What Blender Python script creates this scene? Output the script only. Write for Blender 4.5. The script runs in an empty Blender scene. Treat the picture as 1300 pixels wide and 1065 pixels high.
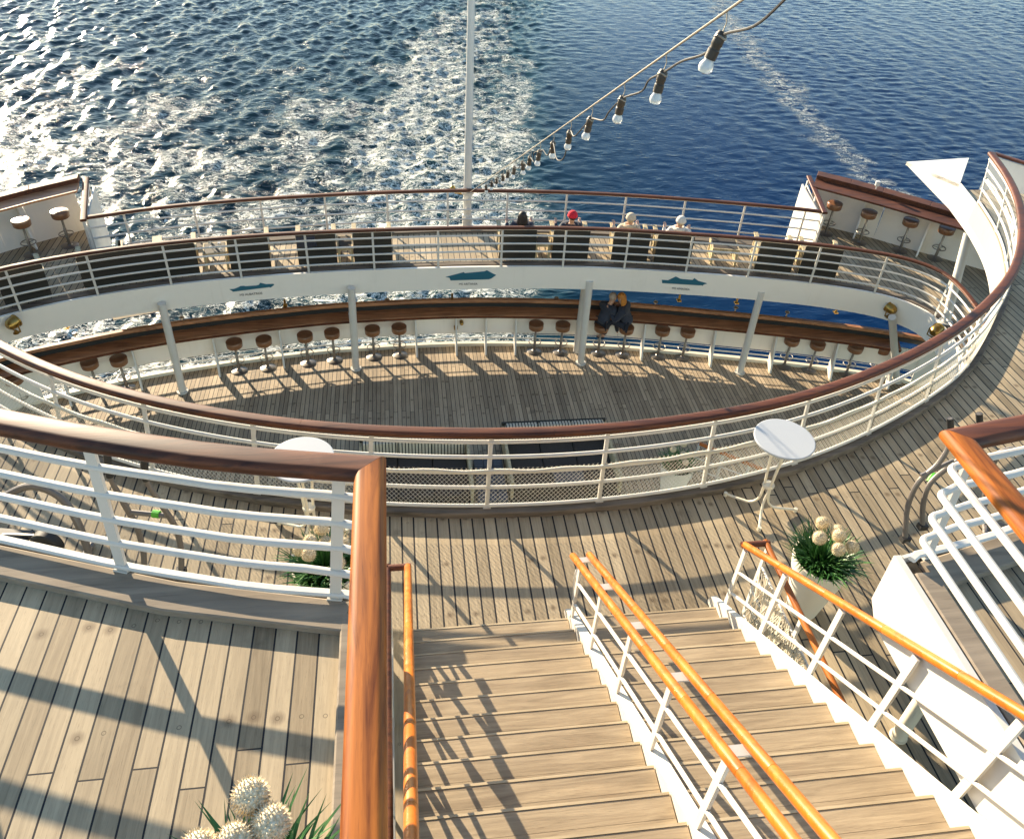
import bpy, bmesh, math, random
import numpy as np
from mathutils import Vector, Matrix, Quaternion
random.seed(7); rng = np.random.default_rng(7)
SC = bpy.context.scene
COL = SC.collection
R = math.radians
# ---------------------------------------------------------------- survey of the place
# camera axes (right, up, forward) of the photograph's viewpoint, which is the origin; X = across the ship, Y = aft, Z = up
FPX = 1028.9
def _n(v): v = np.array(v, float); return v/np.linalg.norm(v)
_a = np.array([486-650, 487+330, FPX]); _d = np.array([564-650, -(1800-487), FPX])
_X = _n(np.cross(_a, _d)); _Z = -_n(_d); _Y = _n(np.cross(_Z, _X)); _Y = _Y if _Y @ _a > 0 else -_Y
RM = np.array([_X, _Y, _Z])
def at(px, py, z):
    """the point of the horizontal plane z that was sighted at (px, py)"""
    r = RM @ np.array([px-650, 487-py, FPX]); t = z/r[2]
    return Vector((float(r[0]*t), float(r[1]*t), z))
def ray(px, py, depth):
    r = RM @ np.array([px-650, 487-py, FPX]); return Vector([float(c) for c in r*(depth/FPX)])
ZU, ZM, ZA, ZL, ZS = -3.9, -6.6, -9.3, -12.0, -24.0     # upper, middle, armchair and lower deck, sea
AX = 1.5                                                # centre line of the ship
# ---------------------------------------------------------------- mesh builder
class MB:
    def __init__(s): s.v = []; s.f = []; s.sm = []; s.mi = []; s.m = 0
    def add(s, vs, fs, smooth=False):
        o = len(s.v); s.v += [tuple(p) for p in vs]
        for f in fs: s.f.append([o+i for i in f]); s.sm.append(smooth); s.mi.append(s.m)
    def box(s, c, size, rz=0, M=None):
        hx, hy, hz = size[0]/2, size[1]/2, size[2]/2
        vs = [Vector((x*hx, y*hy, z*hz)) for x in (-1,1) for y in (-1,1) for z in (-1,1)]
        mm = Matrix.Translation(c) @ (M if M is not None else Matrix.Rotation(rz, 4, 'Z'))
        s.add([mm @ v for v in vs], [(0,1,3,2),(4,6,7,5),(0,4,5,1),(2,3,7,6),(0,2,6,4),(1,5,7,3)])
    def bar(s, a, b, w, t, up=(0,0,1)):
        """rectangular bar from a to b, w wide across, t thick along up"""
        a, b = Vector(a), Vector(b); d = (b-a); L = d.length; d.normalize()
        u = Vector(up); side = d.cross(u)
        if side.length < 1e-4: side = d.cross(Vector((0,1,0)))
        side.normalize(); u = side.cross(d).normalized()
        vs = []
        for p in (a, b):
            for sx, sy in ((-1,-1),(1,-1),(1,1),(-1,1)): vs.append(p+side*sx*w/2+u*sy*t/2)
        s.add(vs, [(0,1,2,3),(7,6,5,4),(0,4,5,1),(1,5,6,2),(2,6,7,3),(3,7,4,0)])
    def tube(s, pts, r, n=8, closed=False):
        pts = [Vector(p) for p in pts]; N = len(pts)
        rs = r if isinstance(r, (list, tuple)) else [r]*N
        prev = None; vs = []
        for i, p in enumerate(pts):
            if closed: t = pts[(i+1) % N]-pts[i-1]
            else: t = (pts[min(i+1, N-1)]-pts[max(i-1, 0)])
            t.normalize()
            if prev is None:
                prev = t.orthogonal().normalized()
            u = (prev - t*prev.dot(t)); u = u.normalized() if u.length > 1e-6 else t.orthogonal().normalized()
            prev = u; w = t.cross(u)
            for k in range(n):
                a = 2*math.pi*k/n; vs.append(p+(u*math.cos(a)+w*math.sin(a))*rs[i])
        fs = []
        for i in range(N if closed else N-1):
            j = (i+1) % N
            for k in range(n):
                k2 = (k+1) % n; fs.append((i*n+k, i*n+k2, j*n+k2, j*n+k))
        o = len(s.v); s.add(vs, fs, True)
        if not closed: s.add([vs[k] for k in range(n)], [tuple(range(n))[::-1]]); s.add([vs[(N-1)*n+k] for k in range(n)], [tuple(range(n))])
    def sweep(s, pts, prof, smooth=True, caps=True, closed=False, pre=None, post=None):
        """profile (side, up) swept along a path; side = right of the travel direction"""
        pts = [Vector(p) for p in pts]; N = len(pts); n = len(prof); vs = []
        for i, p in enumerate(pts):
            if closed: d1 = pts[(i+1) % N]-p; d0 = p-pts[i-1]
            else: d1 = pts[min(i+1, N-1)]-pts[min(i, N-2)]; d0 = pts[max(i, 1)]-pts[max(i-1, 0)]
            if i == 0 and pre is not None: d0 = p-Vector(pre)
            if i == N-1 and post is not None: d1 = Vector(post)-p
            d1.normalize(); d0.normalize(); t = (d0+d1).normalized()
            side = t.cross(Vector((0,0,1))).normalized(); u = side.cross(t).normalized()
            c = max(.35, d1.dot(t)); side = side/c
            for a, b in prof: vs.append(p+side*a+u*b)
        fs = []
        for i in range(N if closed else N-1):
            j = (i+1) % N
            for k in range(n):
                k2 = (k+1) % n; fs.append((i*n+k, j*n+k, j*n+k2, i*n+k2))
        s.add(vs, fs, smooth)
        if caps and not closed: s.add(vs[:n], [tuple(range(n))]); s.add(vs[-n:], [tuple(range(n))[::-1]])
    def prism(s, poly, z0, z1):
        n = len(poly); vs = [(p[0], p[1], z0) for p in poly]+[(p[0], p[1], z1) for p in poly]
        s.add(vs, [tuple(range(n))[::-1], tuple(range(n, 2*n))]+[(i, (i+1) % n, n+(i+1) % n, n+i) for i in range(n)])
    def lathe(s, prof, c=(0,0,0), n=20, M=None, smooth=True):
        c = Vector(c); vs = []
        for r, z in prof:
            for k in range(n):
                a = 2*math.pi*k/n; p = Vector((r*math.cos(a), r*math.sin(a), z)); vs.append(c+(M @ p if M else p))
        fs = []
        for i in range(len(prof)-1):
            for k in range(n):
                k2 = (k+1) % n; fs.append((i*n+k, i*n+k2, (i+1)*n+k2, (i+1)*n+k))
        s.add(vs, fs, smooth)
        if prof[0][0] > 1e-5: s.add(vs[:n], [tuple(range(n))[::-1]])
        if prof[-1][0] > 1e-5: s.add(vs[-n:], [tuple(range(n))])
    def ball(s, c, r, n=12, sc=(1,1,1), M=None):
        vs = []; m = n//2
        for i in range(m+1):
            th = math.pi*i/m
            for k in range(n):
                a = 2*math.pi*k/n; p = Vector((r*sc[0]*math.sin(th)*math.cos(a), r*sc[1]*math.sin(th)*math.sin(a), r*sc[2]*math.cos(th)))
                vs.append(Vector(c)+(M @ p if M else p))
        s.add(vs, [(i*n+k, (i+1)*n+k, (i+1)*n+(k+1) % n, i*n+(k+1) % n) for i in range(m) for k in range(n)], True)
    def grid(s, top, bot, smooth=True):
        n = len(top); s.add(list(top)+list(bot), [(i, i+1, n+i+1, n+i) for i in range(n-1)], smooth)
    def build(s, name, mat, parent=None, bevel=0, sharp=35):
        me = bpy.data.meshes.new(name); me.from_pydata([tuple(v) for v in s.v], [], s.f)
        me.polygons.foreach_set('use_smooth', s.sm)
        mats = mat if isinstance(mat, (list, tuple)) else [mat]
        for m in mats: me.materials.append(m)
        if len(mats) > 1: me.polygons.foreach_set('material_index', s.mi)
        bm = bmesh.new(); bm.from_mesh(me); bmesh.ops.remove_doubles(bm, verts=bm.verts, dist=1e-5)
        bmesh.ops.recalc_face_normals(bm, faces=bm.faces); bm.to_mesh(me); bm.free()
        if any(s.sm): me.set_sharp_from_angle(angle=R(sharp))
        o = bpy.data.objects.new(name, me); COL.objects.link(o)
        if parent is not None: o.parent = parent
        if bevel:
            b = o.modifiers.new('edge', 'BEVEL'); b.width = bevel; b.segments = 2; b.limit_method = 'ANGLE'; b.harden_normals = False
        return o
def tag(o, label=None, cat=None, group=None, kind=None):
    if label: o['label'] = label
    if cat: o['category'] = cat
    if group: o['group'] = group
    if kind: o['kind'] = kind
    return o
def thing(name, label, cat, loc=(0,0,0), rz=0, group=None):
    o = bpy.data.objects.new(name, None); COL.objects.link(o); o.location = loc; o.rotation_euler = (0,0,rz)
    o.empty_display_size = .1
    return tag(o, label, cat, group)
def dup(root, loc, rz=0, label=None, group=None):
    def cp(o, par):
        c = o.copy(); COL.objects.link(c); c.parent = par
        for ch in list(o.children): cp(ch, c)
        return c
    r = cp(root, None); r.location = loc; r.rotation_euler = (0,0,rz)
    if label: r['label'] = label
    if group: r['group'] = group
    return r
def cr(pts, step=.25):
    """Catmull-Rom through pts, resampled at about one step"""
    P = [Vector(p) for p in pts]; P = [P[0]*2-P[1]]+P+[P[-1]*2-P[-2]]; out = []
    for i in range(1, len(P)-2):
        for k in range(12):
            t = k/12; a, b, c, d = P[i-1:i+3]
            out.append(.5*((2*b)+(c-a)*t+(2*a-5*b+4*c-d)*t*t+(3*b-a-3*c+d)*t**3))
    out.append(P[-2]); return resample(out, step)
def resample(pts, step=None, n=None):
    L = [0]
    for i in range(1, len(pts)): L.append(L[-1]+(pts[i]-pts[i-1]).length)
    n = n or max(2, int(round(L[-1]/step))+1); out = []; j = 0
    for k in range(n):
        s = L[-1]*k/(n-1)
        while j < len(L)-2 and L[j+1] < s: j += 1
        t = (s-L[j])/max(1e-9, L[j+1]-L[j]); out.append(pts[j].lerp(pts[j+1], min(1, max(0, t))))
    return out
def setz(pts, z): return [Vector((p[0], p[1], z)) for p in pts]
def norm2(pts, i):
    t = pts[min(i+1, len(pts)-1)]-pts[max(i-1, 0)]; t = Vector((t.x, t.y, 0)).normalized(); return Vector((t.y, -t.x, 0)), t
def offset(pts, d):
    return [p+norm2(pts, i)[0]*d for i, p in enumerate(pts)]
def arcat(pts, x):
    """point and tangent of a left-to-right curve where it crosses x"""
    for i in range(len(pts)-1):
        if pts[i].x <= x <= pts[i+1].x:
            t = (x-pts[i].x)/(pts[i+1].x-pts[i].x); return pts[i].lerp(pts[i+1], t), (pts[i+1]-pts[i]).normalized()
    return pts[-1].copy(), (pts[-1]-pts[-2]).normalized()
def roundrect(w, h, k=.45, n=3):
    """rounded profile, w across and h up, centred"""
    r = min(w, h)*k; out = []
    for cx, cy, a0 in ((w/2-r, h/2-r, 0), (-w/2+r, h/2-r, 90), (-w/2+r, -h/2+r, 180), (w/2-r, -h/2+r, 270)):
        for i in range(n+1):
            a = R(a0+90*i/n); out.append((cx+r*math.cos(a), cy+r*math.sin(a)))
    return out
# ---------------------------------------------------------------- materials
class NT:
    def __init__(s, name):
        s.mat = bpy.data.materials.new(name); s.mat.use_nodes = True; s.t = s.mat.node_tree; s.t.nodes.clear()
        s.out = s.n('ShaderNodeOutputMaterial'); s.p = s.n('ShaderNodeBsdfPrincipled'); s.l(s.p.outputs[0], s.out.inputs[0])
    def n(s, k, **kw):
        x = s.t.nodes.new(k)
        for a, b in kw.items(): setattr(x, a, b)
        return x
    def l(s, a, b): s.t.links.new(a, b)
    def put(s, sock, v):
        if isinstance(v, bpy.types.NodeSocket): s.l(v, sock)
        elif isinstance(v, (tuple, list)) and sock.type == 'RGBA': sock.default_value = (*v[:3], 1)
        else: sock.default_value = v
    def m(s, op, a, b=0., c=0., clamp=False):
        x = s.n('ShaderNodeMath', operation=op, use_clamp=clamp)
        for i, v in enumerate((a, b, c)): s.put(x.inputs[i], v)
        return x.outputs[0]
    def vm(s, op, a, b=(0,0,0)):
        x = s.n('ShaderNodeVectorMath', operation=op); s.put(x.inputs[0], a); s.put(x.inputs[1], b); return x.outputs[0]
    def xyz(s, v):
        x = s.n('ShaderNodeSeparateXYZ'); s.l(v, x.inputs[0]); return x.outputs
    def comb(s, a, b, c):
        x = s.n('ShaderNodeCombineXYZ')
        for i, v in enumerate((a, b, c)): s.put(x.inputs[i], v)
        return x.outputs[0]
    def coord(s, k='Object'): return s.n('ShaderNodeTexCoord').outputs[k]
    def noise(s, vec, scale, detail=3, rough=.55, dist=0, out='Fac', kind='FBM'):
        x = s.n('ShaderNodeTexNoise', noise_type=kind); s.l(vec, x.inputs['Vector']); x.inputs['Scale'].default_value = scale
        x.inputs['Detail'].default_value = detail; x.inputs['Roughness'].default_value = rough; x.inputs['Distortion'].default_value = dist
        return x.outputs[out]
    def voro(s, vec, scale, feature='F1', out='Distance'):
        x = s.n('ShaderNodeTexVoronoi', feature=feature); s.l(vec, x.inputs['Vector']); x.inputs['Scale'].default_value = scale; return x.outputs[out]
    def white(s, a, b=0.):
        x = s.n('ShaderNodeTexWhiteNoise', noise_dimensions='2D'); s.l(s.comb(a, b, 0.), x.inputs['Vector']); return x.outputs['Value']
    def ramp(s, v, stops):
        x = s.n('ShaderNodeValToRGB'); s.l(v, x.inputs[0]); e = x.color_ramp.elements
        while len(e) < len(stops): e.new(.5)
        for i, (p, c) in enumerate(stops): e[i].position = p; e[i].color = (*c, 1) if len(c) == 3 else c
        return x.outputs[0]
    def mr(s, v, a, b, c=0., d=1.):
        x = s.n('ShaderNodeMapRange'); s.put(x.inputs[0], v)
        for i, q in enumerate((a, b, c, d)): x.inputs[i+1].default_value = q
        return x.outputs[0]
    def ss(s, v, a, b):
        x = s.n('ShaderNodeMapRange', interpolation_type='SMOOTHSTEP'); s.put(x.inputs[0], v)
        for i, q in enumerate((a, b, 0., 1.)): x.inputs[i+1].default_value = q
        return x.outputs[0]
    def mix(s, f, a, b, mode='MIX'):
        x = s.n('ShaderNodeMix', data_type='RGBA', blend_type=mode); s.put(x.inputs[0], f); s.put(x.inputs[6], a); s.put(x.inputs[7], b); return x.outputs[2]
    def bump(s, h, strength=.3, dist=.01):
        x = s.n('ShaderNodeBump'); s.put(x.inputs['Height'], h); x.inputs['Strength'].default_value = strength; x.inputs['Distance'].default_value = dist
        s.l(x.outputs[0], s.p.inputs['Normal']); return x.outputs[0]
    def set(s, **kw):
        for k, v in kw.items(): s.put(s.p.inputs[k.replace('_', ' ')], v)
        return s.mat
def planks(name, width, dark, light, butt=2.4, seam=.012, phase=0., grainscale=1., wear=1.):
    """weathered teak planking running fore and aft with black caulked seams, butts and plugs"""
    t = NT(name); x, y, z = t.xyz(t.coord())
    u = t.m('DIVIDE', t.m('ADD', x, 50+phase), width); i = t.m('FLOOR', u); fu = t.m('FRACT', u)
    r1 = t.white(i, 3.3); yb = t.m('DIVIDE', t.m('ADD', y, t.m('MULTIPLY', t.m('FRACT', t.m('MULTIPLY', i, .5)), butt)), butt)
    yb = t.m('ADD', yb, t.m('MULTIPLY', r1, .06)); j = t.m('FLOOR', yb); fy = t.m('FRACT', yb); r2 = t.white(i, j)
    ed = t.m('MULTIPLY', t.m('SUBTRACT', .5, t.m('ABSOLUTE', t.m('SUBTRACT', fu, .5))), width)
    eb = t.m('MULTIPLY', t.m('SUBTRACT', .5, t.m('ABSOLUTE', t.m('SUBTRACT', fy, .5))), butt)
    seamm = t.m('MAXIMUM', t.m('LESS_THAN', ed, seam/2), t.m('LESS_THAN', eb, seam*.4))
    gv = t.comb(t.m('MULTIPLY', x, 26*grainscale), t.m('ADD', t.m('MULTIPLY', y, 1.3*grainscale), t.m('MULTIPLY', r2, 40.)), 0.)
    g = t.noise(gv, 1.5, 6, .62, .6); big = t.noise(t.coord(), .7, 4, .6); fine = t.noise(gv, 9., 3, .7)
    v = t.m('ADD', t.m('ADD', t.m('MULTIPLY', r2, .34), t.m('MULTIPLY', g, .70)), t.m('MULTIPLY', big, .32))
    col = t.ramp(t.m('ADD', v, -.22), [(0.12, dark), (.5, tuple((a+b)/2 for a, b in zip(dark, light))), (.88, light)])
    warm = t.mix(t.mr(t.white(i, t.m('ADD', j, 7.7)), .5, 1., 0., .14), col, (.42, .27, .14), 'MIX'); col = t.mix(.55, col, warm)
    streak = t.ss(fine, .56, .74); col = t.mix(t.m('MULTIPLY', streak, .5), col, tuple(c*.45 for c in dark))
    # dark stains round some plugs, and the round plugs at a fixed distance from each butt
    st = t.noise(t.coord(), 2.3, 5, .65); col = t.mix(t.m('MULTIPLY', t.ss(st, .6, .74), .42*wear), col, tuple(c*.38 for c in dark))
    px = t.m('SUBTRACT', t.m('MULTIPLY', fu, width), width*.5)
    pys = t.m('SUBTRACT', t.m('MODULO', t.m('ADD', t.m('ADD', y, 60.), t.m('MULTIPLY', r1, .05)), .62), .31)
    keep = t.m('GREATER_THAN', t.white(i, t.m('ADD', t.m('FLOOR', t.m('DIVIDE', t.m('ADD', y, 60.), .62)), 1.1)), .35)
    dd = t.m('SQRT', t.m('ADD', t.m('MULTIPLY', px, px), t.m('MULTIPLY', pys, pys)))
    ring = t.m('MULTIPLY', t.m('MULTIPLY', t.m('GREATER_THAN', dd, .008), t.m('LESS_THAN', dd, .0125)), keep)
    col = t.mix(t.m('MULTIPLY', ring, .55), col, tuple(c*.3 for c in dark))
    halo = t.m('MULTIPLY', t.m('SUBTRACT', 1., t.ss(t.m('ADD', dd, t.m('MULTIPLY', t.m('SUBTRACT', fine, .5), .05)), .012, .05)), t.m('MULTIPLY', keep, t.m('GREATER_THAN', t.white(i, t.m('ADD', j, 2.)), .6)))
    col = t.mix(t.m('MULTIPLY', halo, .5*wear), col, (.07, .04, .02))
    col = t.mix(seamm, col, (.018, .017, .018))
    t.bump(t.m('ADD', t.m('MULTIPLY', seamm, -1.), t.m('MULTIPLY', fine, .25)), .5, .004)
    return t.set(Base_Color=col, Roughness=t.mr(g, 0., 1., .6, .85), Specular_IOR_Level=.3)
def wood(name, dark, light, rough=.3, coat=0., axis=1, scale=1., bump=.15, wear=0., r0=.40, r1=.66):
    t = NT(name); co = t.coord(); x, y, z = t.xyz(co); k = [14., 14., 14.]
    k[axis] = .9
    gv = t.comb(*[t.m('MULTIPLY', c, q*scale) for c, q in zip((x, y, z), k)])
    g = t.noise(gv, 1.6, 6, .6, 1.1); f = t.noise(gv, 9., 3, .7); b = t.noise(co, 1.4, 3)
    v = t.m('ADD', t.m('MULTIPLY', g, .75), t.m('MULTIPLY', b, .35))
    col = t.ramp(v, [(r0, dark), (r1, light)])
    col = t.mix(t.m('MULTIPLY', t.ss(f, .55, .75), .35), col, tuple(c*.5 for c in dark))
    ro = t.mr(g, .2, .8, rough*.8, rough*1.3)
    if wear:
        w = t.ss(t.noise(co, 3.1, 6, .68, .5), .58, .72); col = t.mix(t.m('MULTIPLY', w, wear), col, (.40, .27, .18)); ro = t.m('ADD', ro, t.m('MULTIPLY', w, .25))
    t.bump(f, bump, .002)
    return t.set(Base_Color=col, Roughness=ro, Coat_Weight=coat, Coat_Roughness=.12, Specular_IOR_Level=.3)
def paint(name, c, rough=.35, dirt=.12, dcol=(.36, .28, .18), metal=0., bump=.06):
    t = NT(name); co = t.coord(); n = t.noise(co, 2.2, 5, .65); f = t.noise(co, 28., 3, .6)
    x, y, z = t.xyz(co); run = t.noise(t.comb(t.m('MULTIPLY', x, 9.), t.m('MULTIPLY', y, 9.), t.m('MULTIPLY', z, .8)), 1., 4, .6)
    d = t.m('MULTIPLY', t.m('ADD', t.ss(n, .5, .8), t.m('MULTIPLY', t.ss(run, .55, .8), .8)), dirt)
    col = t.mix(d, c, dcol); t.bump(t.m('ADD', f, n), bump, .004)
    return t.set(Base_Color=col, Roughness=t.mr(n, .2, .8, rough*.85, rough*1.25), Metallic=metal)
def plain(name, c, rough=.5, metal=0., var=.25, scale=12., coat=0., sheen=0.):
    t = NT(name); n = t.noise(t.coord(), scale, 4, .6)
    col = t.mix(n, tuple(q*(1-var) for q in c), tuple(min(1, q*(1+var)) for q in c)); t.bump(n, .12, .004)
    return t.set(Base_Color=col, Roughness=rough, Metallic=metal, Coat_Weight=coat, Sheen_Weight=sheen)
MAT = {}
MAT['teak_m'] = planks('weathered_teak_middle', .126, (.17, .13, .078), (.58, .47, .31), 4.2, .017)
MAT['teak_u'] = planks('weathered_teak_upper', .1185, (.16, .12, .072), (.56, .45, .295), 4.4, .010, .06)
MAT['teak_a'] = planks('weathered_teak_armchair', .128, (.24, .185, .115), (.60, .49, .33), 4.6, .015)
MAT['teak_l'] = planks('weathered_teak_lower', .095, (.19, .145, .098), (.66, .52, .35), 3.2, .012)
MAT['margin'] = wood('grey_margin_board', (.075, .062, .048), (.21, .17, .13), .8, 0, 0, .5, .3)
MAT['tread'] = wood('teak_tread', (.14, .10, .06), (.52, .41, .27), .75, 0, 0, 1., .4, .12, .22, .78)
MAT['margin_u'] = wood('grey_brown_margin_board', (.12, .095, .07), (.34, .28, .21), .8, 0, 0, .5, .3, 0., .25, .75)
MAT['tread_lip'] = wood('tread_lip', (.34, .26, .16), (.56, .45, .29), .7, 0, 0, .7, .2)
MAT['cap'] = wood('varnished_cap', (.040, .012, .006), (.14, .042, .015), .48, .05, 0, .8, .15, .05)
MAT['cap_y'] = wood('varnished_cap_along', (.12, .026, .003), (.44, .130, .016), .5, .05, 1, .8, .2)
MAT['cap_far'] = wood('varnished_cap_far', (.045, .015, .008), (.13, .042, .017), .6, .0, 0, .8, .1)
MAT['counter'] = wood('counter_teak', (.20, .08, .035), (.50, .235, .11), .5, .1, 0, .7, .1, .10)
MAT['orange'] = wood('orange_handrail', (.32, .075, .004), (.52, .150, .011), .36, .22, 1, .6, .06)
MAT['white'] = paint('white_paint', (.61, .585, .53), .35, .22)
MAT['cream'] = paint('cream_paint', (.76, .70, .56), .38, .22)
MAT['lining'] = paint('tan_lining', (.42, .37, .28), .6, .3)
MAT['panel'] = paint('white_panel', (.84, .79, .70), .4, .1)
MAT['chrome'] = plain('chrome', (.24, .22, .20), .42, 1., .1)
MAT['leather'] = plain('brown_leather', (.20, .085, .035), .38, 0, .5, 9., .3)
MAT['wicker'] = plain('dark_wicker', (.026, .024, .018), .75, 0, .5, 60.)
MAT['cushion'] = plain('charcoal_cushion', (.050, .040, .031), .95, 0, .3, 20.)
MAT['bluegrey'] = plain('blue_grey_cloth', (.085, .09, .10), .9, 0, .25, 14.)
MAT['teakraw'] = wood('garden_teak', (.30, .23, .12), (.58, .48, .30), .65, 0, 2, .7, .2)
MAT['tabletop'] = plain('table_laminate', (.42, .44, .455), .6, 0, .03, 3.)
MAT['brass'] = plain('brass', (.38, .24, .07), .32, 1., .4, 20.)
MAT['teal'] = plain('teal_emblem', (.015, .115, .17), .5, 0, .08)
MAT['ink'] = plain('ink', (.03, .03, .035), .6, 0, .05)
MAT['grey'] = plain('grey_steel', (.17, .15, .135), .42, .2, .15)
MAT['black'] = plain('black_rubber', (.02, .02, .02), .6, 0, .2)
MAT['green'] = plain('green_plastic', (.08, .42, .03), .4, 0, .1)
MAT['pot'] = paint('white_pot', (.80, .74, .62), .45, .08)
MAT['soil'] = plain('soil', (.03, .02, .012), .95)
MAT['net'] = plain('white_net', (.62, .58, .48), .8, 0, .1)
MAT['socket'] = plain('lamp_socket', (.035, .025, .016), .5, 0, .5, 30.)
MAT['wire'] = plain('wire_rope', (.30, .27, .22), .5, .6, .2)
MAT['glass'] = None
def glassy():
    t = NT('frosted_bulb'); return t.set(Base_Color=(.85, .85, .82), Roughness=.12, Transmission_Weight=.35, IOR=1.45)
MAT['glass'] = glassy()
def stripes():
    t = NT('striped_cushion'); x, y, z = t.xyz(t.coord()); u = t.m('FRACT', t.m('MULTIPLY', x, 15.)); u2 = t.m('FRACT', t.m('MULTIPLY', x, 45.))
    m = t.m('MAXIMUM', t.m('LESS_THAN', u, .34), t.m('MULTIPLY', t.m('LESS_THAN', u2, .3), .6)); n = t.noise(t.coord(), 30.)
    return t.set(Base_Color=t.mix(m, (.62, .55, .42), t.mix(n, (.03, .03, .03), (.07, .06, .05))), Roughness=.9)
MAT['stripe'] = stripes()
def leafy():
    t = NT('grass_leaf'); r = t.n('ShaderNodeObjectInfo').outputs['Random']; n = t.noise(t.coord(), 9., 3)
    col = t.ramp(n, [(.3, (.018, .07, .016)), (.55, (.045, .15, .03)), (.75, (.12, .26, .06))]); return t.set(Base_Color=col, Roughness=.45, Subsurface_Weight=.0)
MAT['leaf'] = leafy()
def flower():
    t = NT('dry_flower_ball'); v = t.voro(t.coord(), 75.); col = t.ramp(v, [(.1, (.86, .78, .58)), (.7, (.58, .46, .28))]); t.bump(t.m('MULTIPLY', v, -1.), .8, .01)
    return t.set(Base_Color=col, Roughness=.85)
MAT['ball'] = flower()
SUN_EL, SUN, SKY, EXPO = 14.5, 5.0, .125, 1.75
# ================================================================ curves of the ship (plan views)
capL = [(-8.08,13.42),(-7.91,12.74),(-7.12,11.02),(-5.97,9.38),(-5.2,8.6),(-4.47,7.96),(-3.85,7.53),(-3.19,7.15),(-2.62,6.89),(-2.16,6.76),(-1.58,6.54),(-.41,6.30),(.98,6.17),(1.97,6.15),(3.22,6.30),(4.18,6.47),(5.33,6.89),(6.43,7.43),(7.26,7.92),(8.18,8.65),(8.97,9.38),(10.12,11.02),(10.49,11.75),(10.91,12.74),(11.10,13.45)]
capM = cr([(x, y, ZM+1.05) for x, y in capL], .15)
for _ in range(45): capM = [capM[0]]+[(capM[i-1]+capM[i]*2+capM[i+1])/4 for i in range(1, len(capM)-1)]+[capM[-1]]
WT = [(9.81,10.29),(10.2,10.88),(10.62,11.64),(10.96,12.47),(11.25,13.42),(11.44,14.33)]
baseM = setz([p+norm2(capM, i)[0]*(.12+.26*min(1, max(0, (p.y-8.6)/3.6))) for i, p in enumerate(capM)], ZM)                    
_m = [p for p in baseM if abs(p.x-AX) < 7.0]; _r = [Vector((x, y, ZM)) for x, y in WT[:-1]]
baseM = cr([Vector((2*AX-p.x, p.y, ZM)) for p in _r[::-1]]+_m[::8]+_r, .15)
for _ in range(10): baseM = [baseM[0]]+[(baseM[i-1]+baseM[i]*2+baseM[i+1])/4 for i in range(1, len(baseM)-1)]+[baseM[-1]]
baseM = resample(baseM, n=len(capM))  # foot of the posts
frontA = [(-8.6,8),(-8.5,11),(-8.42,12.4),(-8.35,13.3),(-8.2,13.95),(-7.86,14.42),(-6.6,15.02),(-5.02,15.48),(-3.2,15.78),(-1.22,15.96),(1.59,16.04),(4.2,15.93),(6.65,15.58),(8.4,15.24),(9.8,14.86),(10.88,14.38),(11.42,13.77),(11.49,13.1),(11.35,12.2),(11.1,11.2),(11.0,8)]
curA = cr([(x, y, ZA) for x, y in frontA], .2)
aftA = cr([(x, y, ZA) for x, y in [(-6.68,16.65),(-5.26,17.11),(-3.63,17.45),(-1.92,17.68),(-.13,17.84),(1.54,17.90),(3.61,17.80),(5.50,17.58),(7.34,17.25),(9.17,16.85),(10.05,16.60)]], .25)
baseL = cr([(x, y, ZL) for x, y in [(-11,12.9),(-9.6,14.1),(-8.4,14.95),(-7.2,15.45),(-5.94,15.88),(-4.4,16.24),(-2.8,16.52),(-1.25,16.70),(1.71,16.78),(4.93,16.50),(7.69,15.95),(10.42,15.29),(12.2,14.7),(13.6,14.0)]], .25)
capUl = cr([(x, y, ZU+1.1) for x, y in [(-6.5,5.9),(-5.2,4.95),(-4.0,4.22),(-3.0,3.73),(-2.03,3.37),(-1.62,3.23),(-1.22,3.115),(-.84,3.015),(-.19,2.90)]], .2)
capUr = [Vector((2*1.36-p.x, p.y, p.z)) for p in capUl]
# ---------------------------------------------------------------- floors
def floor(name, poly, z, th, mat):
    b = MB(); b.prism([(p[0], p[1]) for p in poly], z-th, z)
    return tag(b.build(name, mat), kind='structure')
floor('lower_deck', [(13.6,3),(-11,3)]+[(p.x, p.y+.1) for p in baseL], ZL, .12, MAT['teak_l'])
wingR = [(16,5),(16,13.9),(13.58,15.99),(12.62,16.75),(11.87,17.33),(11.2,17.88),(10.42,18.42),(9.9,16.68)]
wingL = [(-6.6,16.68),(-7.12,18.45),(-7.9,17.75),(-8.6,17.25),(-10.2,15.95),(-13,13.6),(-13,5)]
floor('armchair_deck', [(p.x, p.y) for p in curA[::-1]][::-1]+wingR+[(p.x, p.y+.06) for p in aftA[::-1]][1:-1]+wingL, ZA, .3, MAT['teak_a'])
outM = [(-9.8,13.2),(-12.6,12),(-12.6,-4),(15.6,-4),(15.6,10.5),(12.9,13.1)]
mfl = [(p.x, p.y) for p in baseM]+[(WT[-1][0]+.03, WT[-1][1]-.2),(12.4,14.1),(14.0,12.5),(15.6,11),(15.6,-4),(-12.6,-4),(-12.6,11),(-11,12.5),(-9.4,14.3),(2*AX-WT[-1][0], WT[-1][1])]
floor('middle_deck', mfl, ZM, .35, MAT['teak_m'])
uL = [Vector((p.x, p.y-.0, ZU)) for p in capUl]; uR = [Vector((p.x, p.y, ZU)) for p in capUr]
floor('upper_deck', [(p.x, p.y+.03) for p in uL[:-1]]+[(-.25,2.94),(-.25,-3),(-12,-3),(-12,5.9)], ZU, .3, MAT['teak_u'])
floor('upper_deck', [(p.x, p.y+.03) for p in uR[:-1]]+[(3.04,2.94),(3.04,-3),(14,-3),(14,5.9)], ZU, .3, MAT['teak_u'])
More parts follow.
